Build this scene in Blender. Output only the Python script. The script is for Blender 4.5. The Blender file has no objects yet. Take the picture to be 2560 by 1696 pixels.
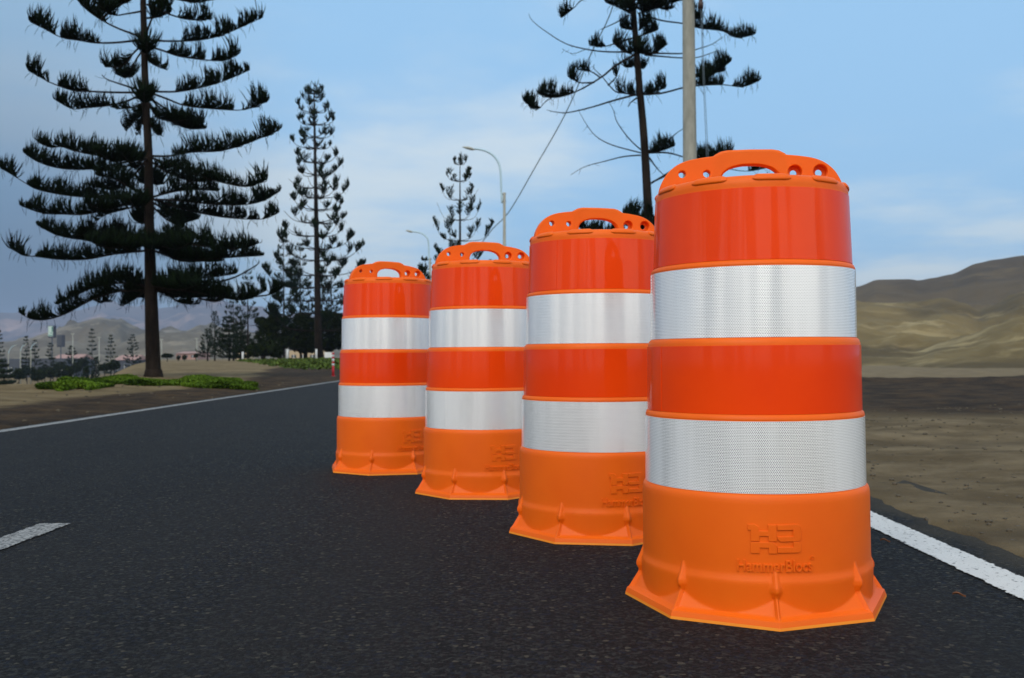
import bpy, bmesh, math, random
import numpy as np
from mathutils import Vector, Matrix, noise as mnoise
SC = bpy.context.scene
COL = SC.collection
rnd = random.Random(7)
R = math.radians

# ------------------------------------------------------------------ camera
FX = 2430.6; PITCH = 0.0167; ROLL = 0.0083; CH = 0.5728
cam = bpy.data.cameras.new('camera'); camo = bpy.data.objects.new('camera', cam); COL.objects.link(camo)
cam.sensor_width = 36; cam.lens = 36 * FX / 2560; cam.clip_start = 0.05; cam.clip_end = 20000
camo.matrix_world = Matrix.Translation((0, 0, CH)) @ Matrix.Rotation(math.pi / 2 + PITCH, 4, 'X') @ Matrix.Rotation(-ROLL, 4, 'Z')
cam.dof.use_dof = True; cam.dof.focus_distance = 2.25; cam.dof.aperture_fstop = 8.0
SC.camera = camo
SC.render.resolution_x = 1024; SC.render.resolution_y = 678

# ------------------------------------------------------------------ world, sun, exposure
SUN_EL, SUN_AZ = R(42), R(205)          # azimuth measured clockwise from +Y (camera looks to +Y)
w = bpy.data.worlds.new("World"); SC.world = w; w.use_nodes = True
nt = w.node_tree; nt.nodes.clear()
def wn(t, **k):
    n = nt.nodes.new(t)
    for a, b in k.items(): setattr(n, a, b)
    return n
def wl(a, b): nt.links.new(a, b)
def wmath(op, a, b=None, c=None, clamp=False):
    n = wn('ShaderNodeMath', operation=op); n.use_clamp = clamp
    for i, v in enumerate((a, b, c)):
        if v is None: continue
        if isinstance(v, (int, float)): n.inputs[i].default_value = v
        else: wl(v, n.inputs[i])
    return n.outputs[0]
sky = wn('ShaderNodeTexSky', sky_type='NISHITA'); sky.sun_disc = False
sky.sun_elevation = SUN_EL; sky.sun_rotation = SUN_AZ; sky.air_density = 1.2; sky.dust_density = 1.0; sky.ozone_density = 1.6
tc = wn('ShaderNodeTexCoord'); sep = wn('ShaderNodeSeparateXYZ'); wl(tc.outputs['Generated'], sep.inputs[0])
dx, dy, dz = sep.outputs
# cloud sheets: project the direction on a high plane so that clouds flatten towards the horizon
zc = wmath('MAXIMUM', wmath('ADD', dz, 0.10), 0.03)
cx = wmath('DIVIDE', dx, zc); cy = wmath('DIVIDE', dy, zc)
cmb = wn('ShaderNodeCombineXYZ'); wl(cx, cmb.inputs[0]); wl(wmath('MULTIPLY', cy, 1.0), cmb.inputs[1])
n1 = wn('ShaderNodeTexNoise'); n1.inputs['Scale'].default_value = 0.62; n1.inputs['Detail'].default_value = 7; n1.inputs['Roughness'].default_value = 0.55
mp = wn('ShaderNodeMapping'); mp.inputs['Location'].default_value = (3.35, 1.2, 0.4); wl(cmb.outputs[0], mp.inputs[0]); wl(mp.outputs[0], n1.inputs['Vector'])
ramp = wn('ShaderNodeMapRange', interpolation_type='SMOOTHSTEP'); wl(n1.outputs[0], ramp.inputs[0])
ramp.inputs[1].default_value = 0.42; ramp.inputs[2].default_value = 0.66
# the dark bank of cloud low to the left (azimuth from -X side) and thin bright cloud elsewhere
left = wn('ShaderNodeMapRange', interpolation_type='SMOOTHSTEP'); wl(dx, left.inputs[0])
left.inputs[1].default_value = -0.16; left.inputs[2].default_value = -0.46
front = wn('ShaderNodeMapRange', interpolation_type='SMOOTHSTEP'); wl(dy, front.inputs[0])
front.inputs[1].default_value = 0.1; front.inputs[2].default_value = 0.6
low = wn('ShaderNodeMapRange', interpolation_type='SMOOTHSTEP'); wl(dz, low.inputs[0])
low.inputs[1].default_value = 0.34; low.inputs[2].default_value = 0.03
lowall = wn('ShaderNodeMapRange', interpolation_type='SMOOTHSTEP'); wl(dz, lowall.inputs[0])
lowall.inputs[1].default_value = 0.26; lowall.inputs[2].default_value = 0.04
def mixc(fac, a, b):
    m = wn('ShaderNodeMix', data_type='RGBA')
    if isinstance(fac, (int, float)): m.inputs[0].default_value = fac
    else: wl(fac, m.inputs[0])
    for i, v in ((6, a), (7, b)):
        if isinstance(v, tuple): m.inputs[i].default_value = (*v, 1)
        else: wl(v, m.inputs[i])
    return m.outputs[2]
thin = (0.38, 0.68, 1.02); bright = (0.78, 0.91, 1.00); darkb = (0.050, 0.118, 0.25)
veil = mixc(ramp.outputs[0], thin, bright)
veil = mixc(wmath('MULTIPLY', left.outputs[0], 0.72), veil, (0.31, 0.48, 0.66))
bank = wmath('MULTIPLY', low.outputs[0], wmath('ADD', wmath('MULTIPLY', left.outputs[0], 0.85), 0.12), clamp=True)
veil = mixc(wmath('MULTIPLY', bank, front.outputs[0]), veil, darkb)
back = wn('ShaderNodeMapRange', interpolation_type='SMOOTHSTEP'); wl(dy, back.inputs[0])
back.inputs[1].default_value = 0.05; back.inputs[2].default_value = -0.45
# made-up sky behind the camera, added to light the drums and streak their film
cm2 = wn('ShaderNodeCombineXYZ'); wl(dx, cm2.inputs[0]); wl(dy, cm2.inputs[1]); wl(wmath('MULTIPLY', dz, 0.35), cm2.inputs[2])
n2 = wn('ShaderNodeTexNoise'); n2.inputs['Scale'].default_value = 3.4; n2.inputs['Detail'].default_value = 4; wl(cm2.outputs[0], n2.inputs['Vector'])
streak_mask = wn('ShaderNodeMapRange', interpolation_type='SMOOTHSTEP'); wl(n2.outputs[0], streak_mask.inputs[0]); streak_mask.inputs[1].default_value = 0.47; streak_mask.inputs[2].default_value = 0.56
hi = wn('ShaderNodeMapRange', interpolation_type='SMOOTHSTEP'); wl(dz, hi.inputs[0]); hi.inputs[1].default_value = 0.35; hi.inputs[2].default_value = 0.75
back_streaks = mixc(streak_mask.outputs[0], (0.20, 0.23, 0.26), (2.3, 2.2, 2.0))
back_streaks = mixc(hi.outputs[0], back_streaks, (1.2, 1.22, 1.22))
veil = mixc(back.outputs[0], veil, back_streaks)
bg1 = wn('ShaderNodeBackground'); wl(sky.outputs[0], bg1.inputs[0]); bg1.inputs[1].default_value = 0.08
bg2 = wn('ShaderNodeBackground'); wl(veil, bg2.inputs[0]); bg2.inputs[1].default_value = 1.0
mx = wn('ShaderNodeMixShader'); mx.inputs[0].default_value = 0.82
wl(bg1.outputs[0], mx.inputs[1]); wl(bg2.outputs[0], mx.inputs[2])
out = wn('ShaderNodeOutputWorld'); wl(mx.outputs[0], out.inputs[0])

sl = bpy.data.lights.new('sun', 'SUN'); slo = bpy.data.objects.new('sun', sl); COL.objects.link(slo)
sl.energy = 1.75; sl.angle = R(42); sl.color = (1.0, 0.96, 0.9)
sd = Vector((math.sin(SUN_AZ) * math.cos(SUN_EL), math.cos(SUN_AZ) * math.cos(SUN_EL), math.sin(SUN_EL)))
slo.rotation_euler = sd.to_track_quat('Z', 'Y').to_euler()
SC.view_settings.view_transform = 'Standard'; SC.view_settings.look = 'None'
SC.view_settings.exposure = 0.0; SC.view_settings.gamma = 1.0
try: SC.cycles.volume_step_rate = 4; SC.cycles.volume_bounces = 0
except Exception: pass

# ------------------------------------------------------------------ helpers
def U(px, py, d):
    """point of the world seen at full-size photo pixel (px,py), d metres in front of the camera"""
    u2 = (px - 1280) / FX; v2 = -(py - 848) / FX
    cr, sr = math.cos(ROLL), math.sin(ROLL)
    u = u2 * cr + v2 * sr; v = -u2 * sr + v2 * cr
    c, s = math.cos(PITCH), math.sin(PITCH)
    # camera axes: forward (0,c,s), up (0,-s,c)
    k = d / (c - v * s)
    return Vector((u * k, d, CH + k * (s + v * c)))
def tag(o, label=None, cat=None, group=None, kind=None):
    if label: o['label'] = label
    if cat: o['category'] = cat
    if group: o['group'] = group
    if kind: o['kind'] = kind
    return o
def empty(name, loc=(0, 0, 0), rz=0):
    o = bpy.data.objects.new(name, None); COL.objects.link(o); o.location = loc; o.rotation_euler = (0, 0, rz)
    o.empty_display_size = 0.3
    return o
def link(name, me, mat, parent=None):
    o = bpy.data.objects.new(name, me); COL.objects.link(o)
    if mat is not None and not me.materials:
        for m in (mat if isinstance(mat, (list, tuple)) else [mat]): me.materials.append(m)
    if parent: o.parent = parent
    return o
class MB:
    def __init__(s): s.v = []; s.f = []; s.n = 0; s.mi = []
    def add(s, v, f, mi=0):
        b = s.n; s.v.extend([tuple(p) for p in v]); s.n += len(v)
        s.f.extend([tuple(i + b for i in q) for q in f]); s.mi.extend([mi] * len(f))
    def box(s, x0, x1, y0, y1, z0, z1, mi=0):
        v = [(x, y, z) for x in (x0, x1) for y in (y0, y1) for z in (z0, z1)]
        s.add(v, [(0, 1, 3, 2), (4, 6, 7, 5), (0, 4, 5, 1), (2, 3, 7, 6), (0, 2, 6, 4), (1, 5, 7, 3)], mi)
    def tube(s, pts, rad, n=8, cap=True, mi=0):
        pts = [Vector(p) for p in pts]; m = len(pts)
        if isinstance(rad, (int, float)): rad = [rad] * m
        v = []; f = []; prev = None
        for i, p in enumerate(pts):
            t = (pts[min(i + 1, m - 1)] - pts[max(i - 1, 0)])
            if t.length < 1e-9: t = Vector((0, 0, 1))
            t.normalize()
            a = prev - t * prev.dot(t) if prev is not None else (Vector((1, 0, 0)) if abs(t.x) < .9 else Vector((0, 1, 0))).cross(t)
            a.normalize(); b = t.cross(a); prev = a
            for k in range(n):
                an = 2 * math.pi * k / n
                v.append(p + (a * math.cos(an) + b * math.sin(an)) * rad[i])
        for i in range(m - 1):
            for k in range(n):
                k2 = (k + 1) % n
                f.append((i * n + k, i * n + k2, (i + 1) * n + k2, (i + 1) * n + k))
        if cap:
            f.append(tuple(range(n))[::-1]); f.append(tuple((m - 1) * n + k for k in range(n)))
        s.add(v, f, mi)
    def build(s, name, mat, parent=None, smooth=False):
        me = bpy.data.meshes.new(name); me.from_pydata(s.v, [], s.f)
        if isinstance(mat, (list, tuple)):
            for m_ in mat: me.materials.append(m_)
            me.polygons.foreach_set('material_index', s.mi)
        if smooth: me.polygons.foreach_set('use_smooth', [True] * len(me.polygons))
        me.update()
        return link(name, me, mat, parent)
def fast_mesh(name, V, F, smooth=False):
    """V (n,3) array, F list of index arrays with equal width"""
    me = bpy.data.meshes.new(name)
    V = np.asarray(V, np.float32)
    me.vertices.add(len(V)); me.vertices.foreach_set('co', V.ravel())
    loops = np.concatenate([f.ravel() for f in F]).astype(np.int32)
    tot = np.concatenate([np.full(len(f), f.shape[1], np.int32) for f in F])
    st = np.concatenate([[0], np.cumsum(tot)[:-1]]).astype(np.int32)
    me.loops.add(len(loops)); me.loops.foreach_set('vertex_index', loops)
    me.polygons.add(len(tot)); me.polygons.foreach_set('loop_start', st); me.polygons.foreach_set('loop_total', tot)
    if smooth: me.polygons.foreach_set('use_smooth', np.ones(len(tot), bool))
    me.update(calc_edges=True); me.validate()
    return me

# ------------------------------------------------------------------ materials
class NT:
    def __init__(s, name):
        s.m = bpy.data.materials.new(name); s.m.use_nodes = True; s.t = s.m.node_tree
        s.p = s.t.nodes['Principled BSDF']; s.o = s.t.nodes['Material Output']
        s.tc = s.t.nodes.new('ShaderNodeTexCoord')
    def n(s, t, **k):
        q = s.t.nodes.new(t)
        for a, b in k.items(): setattr(q, a, b)
        return q
    def l(s, a, b): s.t.links.new(a, b)
    def set(s, inp, v):
        if hasattr(v, 'is_output') or isinstance(v, bpy.types.NodeSocket): s.l(v, inp)
        elif isinstance(v, tuple) and len(v) == 3 and inp.type == 'RGBA': inp.default_value = (*v, 1)
        else: inp.default_value = v
    def math(s, op, a, b=0.0, c=None, clamp=False):
        q = s.n('ShaderNodeMath', operation=op); q.use_clamp = clamp
        s.set(q.inputs[0], a); s.set(q.inputs[1], b)
        if c is not None: s.set(q.inputs[2], c)
        return q.outputs[0]
    def noise(s, scale, detail=4, rough=.5, vec=None, stretch=None, dist=0):
        q = s.n('ShaderNodeTexNoise'); q.inputs['Scale'].default_value = scale; q.inputs['Detail'].default_value = detail
        q.inputs['Roughness'].default_value = rough; q.inputs['Distortion'].default_value = dist
        v = vec if vec is not None else s.tc.outputs['Object']
        if stretch:
            mp = s.n('ShaderNodeMapping'); mp.inputs['Scale'].default_value = stretch; s.l(v, mp.inputs[0]); v = mp.outputs[0]
        s.l(v, q.inputs['Vector']); return q.outputs[0]
    def vor(s, scale, vec=None, feature='F1', out='Distance', rnd=1.0):
        q = s.n('ShaderNodeTexVoronoi', feature=feature); q.inputs['Scale'].default_value = scale
        q.inputs['Randomness'].default_value = rnd
        s.l(vec if vec is not None else s.tc.outputs['Object'], q.inputs['Vector']); return q.outputs[out]
    def mr(s, v, a, b, c=0.0, d=1.0, smooth=True):
        q = s.n('ShaderNodeMapRange', interpolation_type='SMOOTHSTEP' if smooth else 'LINEAR')
        s.l(v, q.inputs[0]); q.inputs[1].default_value = a; q.inputs[2].default_value = b; q.inputs[3].default_value = c; q.inputs[4].default_value = d
        return q.outputs[0]
    def mix(s, f, a, b, blend='MIX'):
        q = s.n('ShaderNodeMix', data_type='RGBA', blend_type=blend)
        s.set(q.inputs[0], f); s.set(q.inputs[6], a); s.set(q.inputs[7], b); return q.outputs[2]
    def attr(s, name, out='Fac'):
        q = s.n('ShaderNodeAttribute'); q.attribute_name = name; return q.outputs[out]
    def bump(s, h, strength=.3, dist=.01):
        q = s.n('ShaderNodeBump'); q.inputs['Strength'].default_value = strength; q.inputs['Distance'].default_value = dist
        s.l(h, q.inputs['Height']); s.l(q.outputs[0], s.p.inputs['Normal']); return q
    def base(s, c, rough=.6, spec=.5):
        s.set(s.p.inputs['Base Color'], c); s.set(s.p.inputs['Roughness'], rough); s.p.inputs['Specular IOR Level'].default_value = spec

def simple(name, col, rough=.7, var=.25, scale=3, spec=.3, bump=0, metal=0):
    a = NT(name); c2 = tuple(x * (1 - var) for x in col)
    a.base(a.mix(a.noise(scale, 5, .6), c2, tuple(min(1, x * (1 + var)) for x in col)), rough, spec)
    a.p.inputs['Metallic'].default_value = metal
    if bump: a.bump(a.noise(scale * 6, 5, .6), .5, bump)
    return a.m

def m_asphalt():
    a = NT('asphalt')
    big = a.noise(.6, 4, .55); mid = a.noise(9, 4, .6); st = a.vor(115, out='Color'); sd_ = a.vor(115); pit = a.noise(70, 4, .75)
    fine = a.mr(a.noise(190, 5, .8), .30, .70, 0, 1)
    sepc = a.n('ShaderNodeSeparateColor'); a.l(st, sepc.inputs[0])
    c = a.mix(a.mr(sepc.outputs[0], .25, .95), (.003, .0033, .004), (.075, .074, .072))
    c = a.mix(a.mr(pit, .52, .44, 0, .8), c, (.0025, .0028, .0035))
    c = a.mix(a.mr(sepc.outputs[1], .86, .9), c, (.012, .022, .045))
    c = a.mix(a.mr(sepc.outputs[2], .975, .985), c, (.17, .15, .11))
    c = a.mix(.38, c, a.mix(fine, (.001, .0012, .0016), (.060, .059, .056)))
    c = a.mix(a.mr(big, .40, .7, 0, .25), c, (.014, .0145, .016))
    c = a.mix(a.mr(mid, .55, .8, 0, .35), c, (.026, .026, .026))
    wp = a.noise(1.1, 4, .6, stretch=(1.6, .12, 1))            # polished and dusty lanes along the road
    c = a.mix(a.mr(wp, .45, .65, 0, .35), c, (.032, .031, .029))
    # sand blown over the right-hand edge
    sx = a.n('ShaderNodeSeparateXYZ'); a.l(a.tc.outputs['Object'], sx.inputs[0])
    e = a.math('ADD', sx.outputs[0], a.math('MULTIPLY', a.noise(4, 5, .65), .35))
    c = a.mix(a.mr(e, 1.42, 1.62, 0, .8), c, (.085, .072, .05))
    a.base(c, .8, .14)
    h = a.math('ADD', a.math('ADD', a.math('MULTIPLY', a.mr(sd_, 0, .6, 1, 0), .7), a.math('MULTIPLY', fine, .4)), a.math('MULTIPLY', pit, 1.5))
    a.bump(h, 1.0, .010)
    return a.m
def m_line(name='road_paint', k=1.0, lo=.80):
    a = NT(name)
    w1 = a.noise(60, 5, .7); w2 = a.vor(95)
    f = a.mr(a.math('ADD', w1, a.math('MULTIPLY', w2, .35)), lo, lo + .1)
    a.base(a.mix(f, a.mix(a.noise(12, 4), tuple(q * k for q in (.50, .495, .47)), tuple(q * k for q in (.68, .67, .63))), (.10, .10, .10)), .7, .3)
    a.bump(a.math('SUBTRACT', w1, f), .8, .004)
    # worn away along its edges: the paint follows the rough asphalt
    sx = a.n('ShaderNodeUVMap'); s2 = a.n('ShaderNodeSeparateXYZ'); a.l(sx.outputs[0], s2.inputs[0])
    d = a.math('ABSOLUTE', a.math('SUBTRACT', s2.outputs[0], .5))
    e = a.math('ADD', d, a.math('MULTIPLY', a.math('SUBTRACT', a.noise(60, 5, .75), .5), .36))
    al = a.mr(e, .45, .47, 1, 0)
    al = a.math('MULTIPLY', al, a.mr(a.noise(130, 3, .6), .26, .30))
    a.l(al, a.p.inputs['Alpha'])
    return a.m
def m_ground():
    a = NT('dry_soil')
    wet = a.attr('wet'); grv = a.attr('gravel')
    n1_ = a.noise(.35, 6, .6); n2_ = a.noise(2.2, 6, .65); n3 = a.noise(40, 6, .75); trk = a.noise(1.2, 5, .6, stretch=(.35, 1.6, 1))
    c = a.mix(a.mr(n1_, .3, .7), (.15, .106, .047), (.28, .212, .112))
    c = a.mix(a.mr(trk, .5, .64, 0, .85), c, (.120, .082, .038))
    c = a.mix(a.mr(n2_, .45, .75, 0, .5), c, (.27, .22, .14))
    g = a.mix(a.mr(n2_, .35, .7), (.145, .104, .052), (.275, .210, .122))
    g = a.mix(a.mr(trk, .45, .7, 0, .5), g, (.088, .066, .038))
    c = a.mix(grv, c, g)
    d = a.mix(a.mr(n2_, .35, .65), (.028, .017, .008), (.082, .050, .022))
    f = a.mr(a.math('ADD', wet, a.math('MULTIPLY', a.math('SUBTRACT', n2_, .5), .9)), .28, .82)
    c = a.mix(f, c, d)
    c = a.mix(.35, c, a.mix(n3, (.03, .026, .02), (.26, .22, .16)), 'SOFT_LIGHT')
    pb = a.vor(22); pc = a.n('ShaderNodeSeparateColor'); a.l(a.vor(22, out='Color'), pc.inputs[0])
    peb = a.math('MULTIPLY', a.mr(pb, .12, .2, 1, 0), a.mr(pc.outputs[0], .8, .85))
    c = a.mix(a.math('MULTIPLY', peb, .7), c, (.2, .18, .15))
    a.base(c, .9, .15)
    a.bump(a.math('ADD', a.math('ADD', a.math('MULTIPLY', n3, .5), n2_), a.math('MULTIPLY', peb, .6)), .9, .05)
    return a.m
def m_hill(name, c1, c2, c3, s=.01, stretch=None):
    a = NT(name)
    n1_ = a.noise(s, 7, .6, stretch=stretch, dist=.6); n2_ = a.noise(s * 7, 6, .6); n3 = a.noise(s * 2.3, 6, .65, dist=1.2)
    c = a.mix(a.mr(n1_, .40, .60), c1, c2); c = a.mix(a.mr(n3, .50, .66, 0, .85), c, c3)
    c = a.mix(a.mr(n2_, .4, .8, 0, .4), c, tuple(x * .6 for x in c1))
    a.base(c, .95, .1); return a.m
def m_plastic():
    a = NT('orange_plastic')
    n = a.noise(5, 4, .5); f = a.noise(900, 2, .5)
    a.base(a.mix(a.mr(n, .3, .75, 0, .6), (.80, .128, .010), (.74, .105, .008)), .48, .22)
    dirt = a.mr(a.noise(14, 7, .75), .62, .8, 0, .25)
    a.set(a.p.inputs['Base Color'], a.mix(dirt, a.mix(a.mr(n, .3, .75, 0, .7), (.80, .128, .003), (.73, .102, .002)), (.55, .12, .03)))
    a.p.inputs['Subsurface Weight'].default_value = .12; a.p.inputs['Subsurface Radius'].default_value = (.02, .006, .002)
    a.p.inputs['Subsurface Scale'].default_value = .4
    a.bump(f, .12, .0012)
    return a.m
def m_lip():
    a = NT('yellow_orange_edge'); a.base(a.mix(a.noise(20, 3), (.80, .20, .008), (.82, .30, .012)), .5, .4); return a.m
def m_osheet():
    a = NT('orange_sheeting')
    uv = a.n('ShaderNodeUVMap').outputs[0]
    n = a.noise(3, 4, .5)
    spk = a.mr(a.vor(38, vec=uv), .0, .035, 1, 0)
    c = a.mix(a.mr(n, .3, .7), (.84, .056, .0003), (.76, .042, .0003))
    c = a.mix(a.math('MULTIPLY', spk, .6), c, (.25, .01, .002))
    a.base(c, .5, .08)
    a.p.inputs['Coat Weight'].default_value = .5; a.p.inputs['Coat Roughness'].default_value = .06; a.p.inputs['Coat IOR'].default_value = 1.42
    # film does not lie quite flat: gentle waves bend the reflections
    q = a.n('ShaderNodeBump'); q.inputs['Strength'].default_value = .22; q.inputs['Distance'].default_value = .003
    a.l(a.noise(7, 3, .5, vec=uv, stretch=(2.2, .25, 1)), q.inputs['Height']); a.l(q.outputs[0], a.p.inputs['Coat Normal'])
    return a.m
def m_wsheet():
    a = NT('white_prismatic_sheeting')
    uv = a.n('ShaderNodeUVMap').outputs[0]
    P = .0039
    def cell(off):
        mp = a.n('ShaderNodeVectorMath', operation='DIVIDE'); a.l(uv, mp.inputs[0]); mp.inputs[1].default_value = (P, P * 1.732, 1)
        ad = a.n('ShaderNodeVectorMath', operation='ADD'); a.l(mp.outputs[0], ad.inputs[0]); ad.inputs[1].default_value = (off, off, 0)
        fr = a.n('ShaderNodeVectorMath', operation='FRACTION'); a.l(ad.outputs[0], fr.inputs[0])
        sb = a.n('ShaderNodeVectorMath', operation='SUBTRACT'); a.l(fr.outputs[0], sb.inputs[0]); sb.inputs[1].default_value = (.5, .5, 0)
        ml = a.n('ShaderNodeVectorMath', operation='MULTIPLY'); a.l(sb.outputs[0], ml.inputs[0]); ml.inputs[1].default_value = (1, 1.732, 0)
        ln = a.n('ShaderNodeVectorMath', operation='LENGTH'); a.l(ml.outputs[0], ln.inputs[0]); return ln.outputs['Value']
    d = a.math('MINIMUM', cell(0), cell(.5))
    hexm = a.mr(d, .34, .42, 1, 0)                         # 1 inside a cell, 0 on the bright web
    # coarse printed squares of the film
    sx = a.n('ShaderNodeSeparateXYZ'); a.l(uv, sx.inputs[0])
    rows = a.mr(a.math('ABSOLUTE', a.math('SUBTRACT', a.math('FRACT', a.math('DIVIDE', sx.outputs[1], .0092)), .5)), .18, .30)
    cols = a.mr(a.math('ABSOLUTE', a.math('SUBTRACT', a.math('FRACT', a.math('DIVIDE', sx.outputs[0], .0060)), .5)), .18, .30)
    n = a.noise(2.2, 3, .5, vec=uv, stretch=(4, .35, 1))
    zone = a.mr(n, .40, .60)
    col = a.mix(a.math('MULTIPLY', hexm, .5), (.84, .86, .87), (.70, .73, .75))
    col = a.mix(a.math('MULTIPLY', a.math('MULTIPLY', rows, cols), a.math('ADD', a.math('MULTIPLY', zone, .22), .06)), col, (.30, .33, .36))
    a.base(col, .45, .4)
    a.set(a.p.inputs['Metallic'], a.math('MULTIPLY', hexm, a.math('ADD', a.math('MULTIPLY', zone, .30), .34)))
    a.set(a.p.inputs['Roughness'], a.mix(hexm, (.5, .5, .5), (.20, .20, .20)))
    a.p.inputs['Coat Weight'].default_value = .6; a.p.inputs['Coat Roughness'].default_value = .08
    return a.m
def m_foliage(name, dark, light, sc=1.5):
    a = NT(name)
    rn = a.attr('tone')
    c = a.mix(rn, dark, light); a.base(c, .85, .04)
    return a.m
def m_bark():
    a = NT('pine_bark'); n = a.noise(3, 6, .7, stretch=(1, 1, .35)); r_ = a.noise(14, 4, .7, stretch=(1, 1, 2.2))
    a.base(a.mix(a.mr(n, .3, .7), (.006, .0048, .004), (.024, .018, .014)), .95, .1)
    a.bump(a.math('ADD', n, r_), 1, .03); return a.m
def m_concrete():
    a = NT('pole_concrete'); n = a.noise(5, 7, .7, stretch=(1, 1, .3)); s2 = a.noise(60, 4, .7)
    a.base(a.mix(a.mr(n, .3, .7), (.22, .225, .195), (.34, .345, .305)), .9, .2); a.bump(s2, .5, .004); return a.m
M = dict(asphalt=m_asphalt(), line=m_line(), oldline=m_line('worn_road_paint', .52, .66), ground=m_ground(), plastic=m_plastic(), lip=m_lip(), osheet=m_osheet(), wsheet=m_wsheet(),
    bark=m_bark(), concrete=m_concrete(),
    fol=m_foliage('pine_foliage', (.0016, .0035, .0022), (.013, .028, .007)),
    fol_far=m_foliage('far_pine_foliage', (.005, .009, .005), (.020, .033, .011)),
    fol_round=m_foliage('dense_foliage', (.003, .006, .002), (.024, .036, .006)),
    cover=m_foliage('ground_cover_leaves', (.018, .038, .006), (.105, .180, .016)),
    cover_far=m_foliage('far_ground_cover_leaves', (.03, .05, .012), (.09, .13, .025)),
    steel=simple('painted_steel', (.42, .58, .66), .5, .15, 4, .5, metal=.3),
    lampgrey=simple('lamp_grey', (.36, .38, .34), .6, .15, 5), cable=simple('cable_rubber', (.10, .14, .17), .6, .1, 5),
    dark=simple('dark_metal', (.02, .017, .016), .6, .2, 8), rust=simple('brown_ceramic', (.045, .025, .02), .4, .2, 9),
    white=simple('white_paint', (.62, .65, .66), .6, .12, 3), red=simple('red_post', (.45, .02, .03), .5, .15, 6),
    pink=simple('faded_pink', (.34, .21, .18), .8, .2, 2), beige=simple('beige_render', (.42, .34, .23), .9, .12, 1),
    slate=simple('slate_wall', (.055, .065, .085), .8, .25, .4), navy=simple('sign_navy', (.030, .040, .065), .6, .2, 2),
    signface=simple('sign_face', (.42, .55, .52), .5, .1, 1), signgreen=simple('sign_green', (.02, .16, .13), .5, .1, 1),
    glass=simple('window_glass', (.06, .075, .09), .2, .2, 2), stone=simple('pebble_stone', (.085, .07, .048), .9, .5, 30),
    leaf=simple('dry_leaf', (.17, .07, .03), .8, .3, 50))

# ------------------------------------------------------------------ terrain
def sstep(a, b, x):
    t = min(1, max(0, (x - a) / (b - a))); return t * t * (3 - 2 * t)
def gz(x, y):
    """ground height"""
    nz = mnoise.noise(Vector((x * .05, y * .05, 1.3)))
    z = 0.0
    # left verge beside the road, then the valley
    if x < -4.0:
        e = -4.0 - x
        z += .05 * sstep(.1, 1.2, e) + .09 * sstep(1.5, 6, e) * (1 + nz) * sstep(60, 10, y + e)
        s = (-.37 * y - .5 - x)
        z -= 4.6 * sstep(0, 8, s) * sstep(15.5, 42, y)
    # ground rises gently to the trees in the middle distance
    z += .22 * sstep(35, 75, y) * sstep(-60, -15, x) * sstep(400, 200, y)
    if x < -3.9 and y > 20:
        z += .16 * max(0, mnoise.noise(Vector((x * .12, y * .06, 5)))) * sstep(20, 40, y) * sstep(-40, -8, x) * sstep(-4.2, -7, x)
    # right side: platform with a lip, then a shallow sandy valley
    if x > 1.3:
        z += .035 * sstep(1.4, 4, x) * (1 + 1.5 * nz)
        edge = 19.0 - .22 * (x - 7) + 1.2 * mnoise.noise(Vector((x * .3, 0, 9)))
        g = sstep(4.5, 7.5, x)
        z += g * .10 * math.exp(-((y - edge + 1) / 1.6) ** 2)
        z -= g * 3.0 * sstep(edge, edge + 30, y)
    # rough, small scale
    far = sstep(200, 30, math.hypot(x, y))
    off = min(abs(x + 4.1), abs(x - 1.35))
    on = -4.12 < x < 1.36
    rough = mnoise.fractal(Vector((x * .8, y * .8, 0)), .8, 2, 5) * .03 + mnoise.noise(Vector((x * 5, y * 5, 2))) * .008
    jag = .05 * mnoise.noise(Vector((x * 3, y * 3, 7))) + .03 * mnoise.noise(Vector((x * 11, y * 11, 3)))
    road = sstep(-.02, .10, x - 1.34 + jag) if x > -1.4 else sstep(-.02, .10, -4.13 - x + jag)
    base = z + rough * min(1, off * 1.2 + .15)
    return -0.03 * (1 - road) + (base + .006) * road
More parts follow.
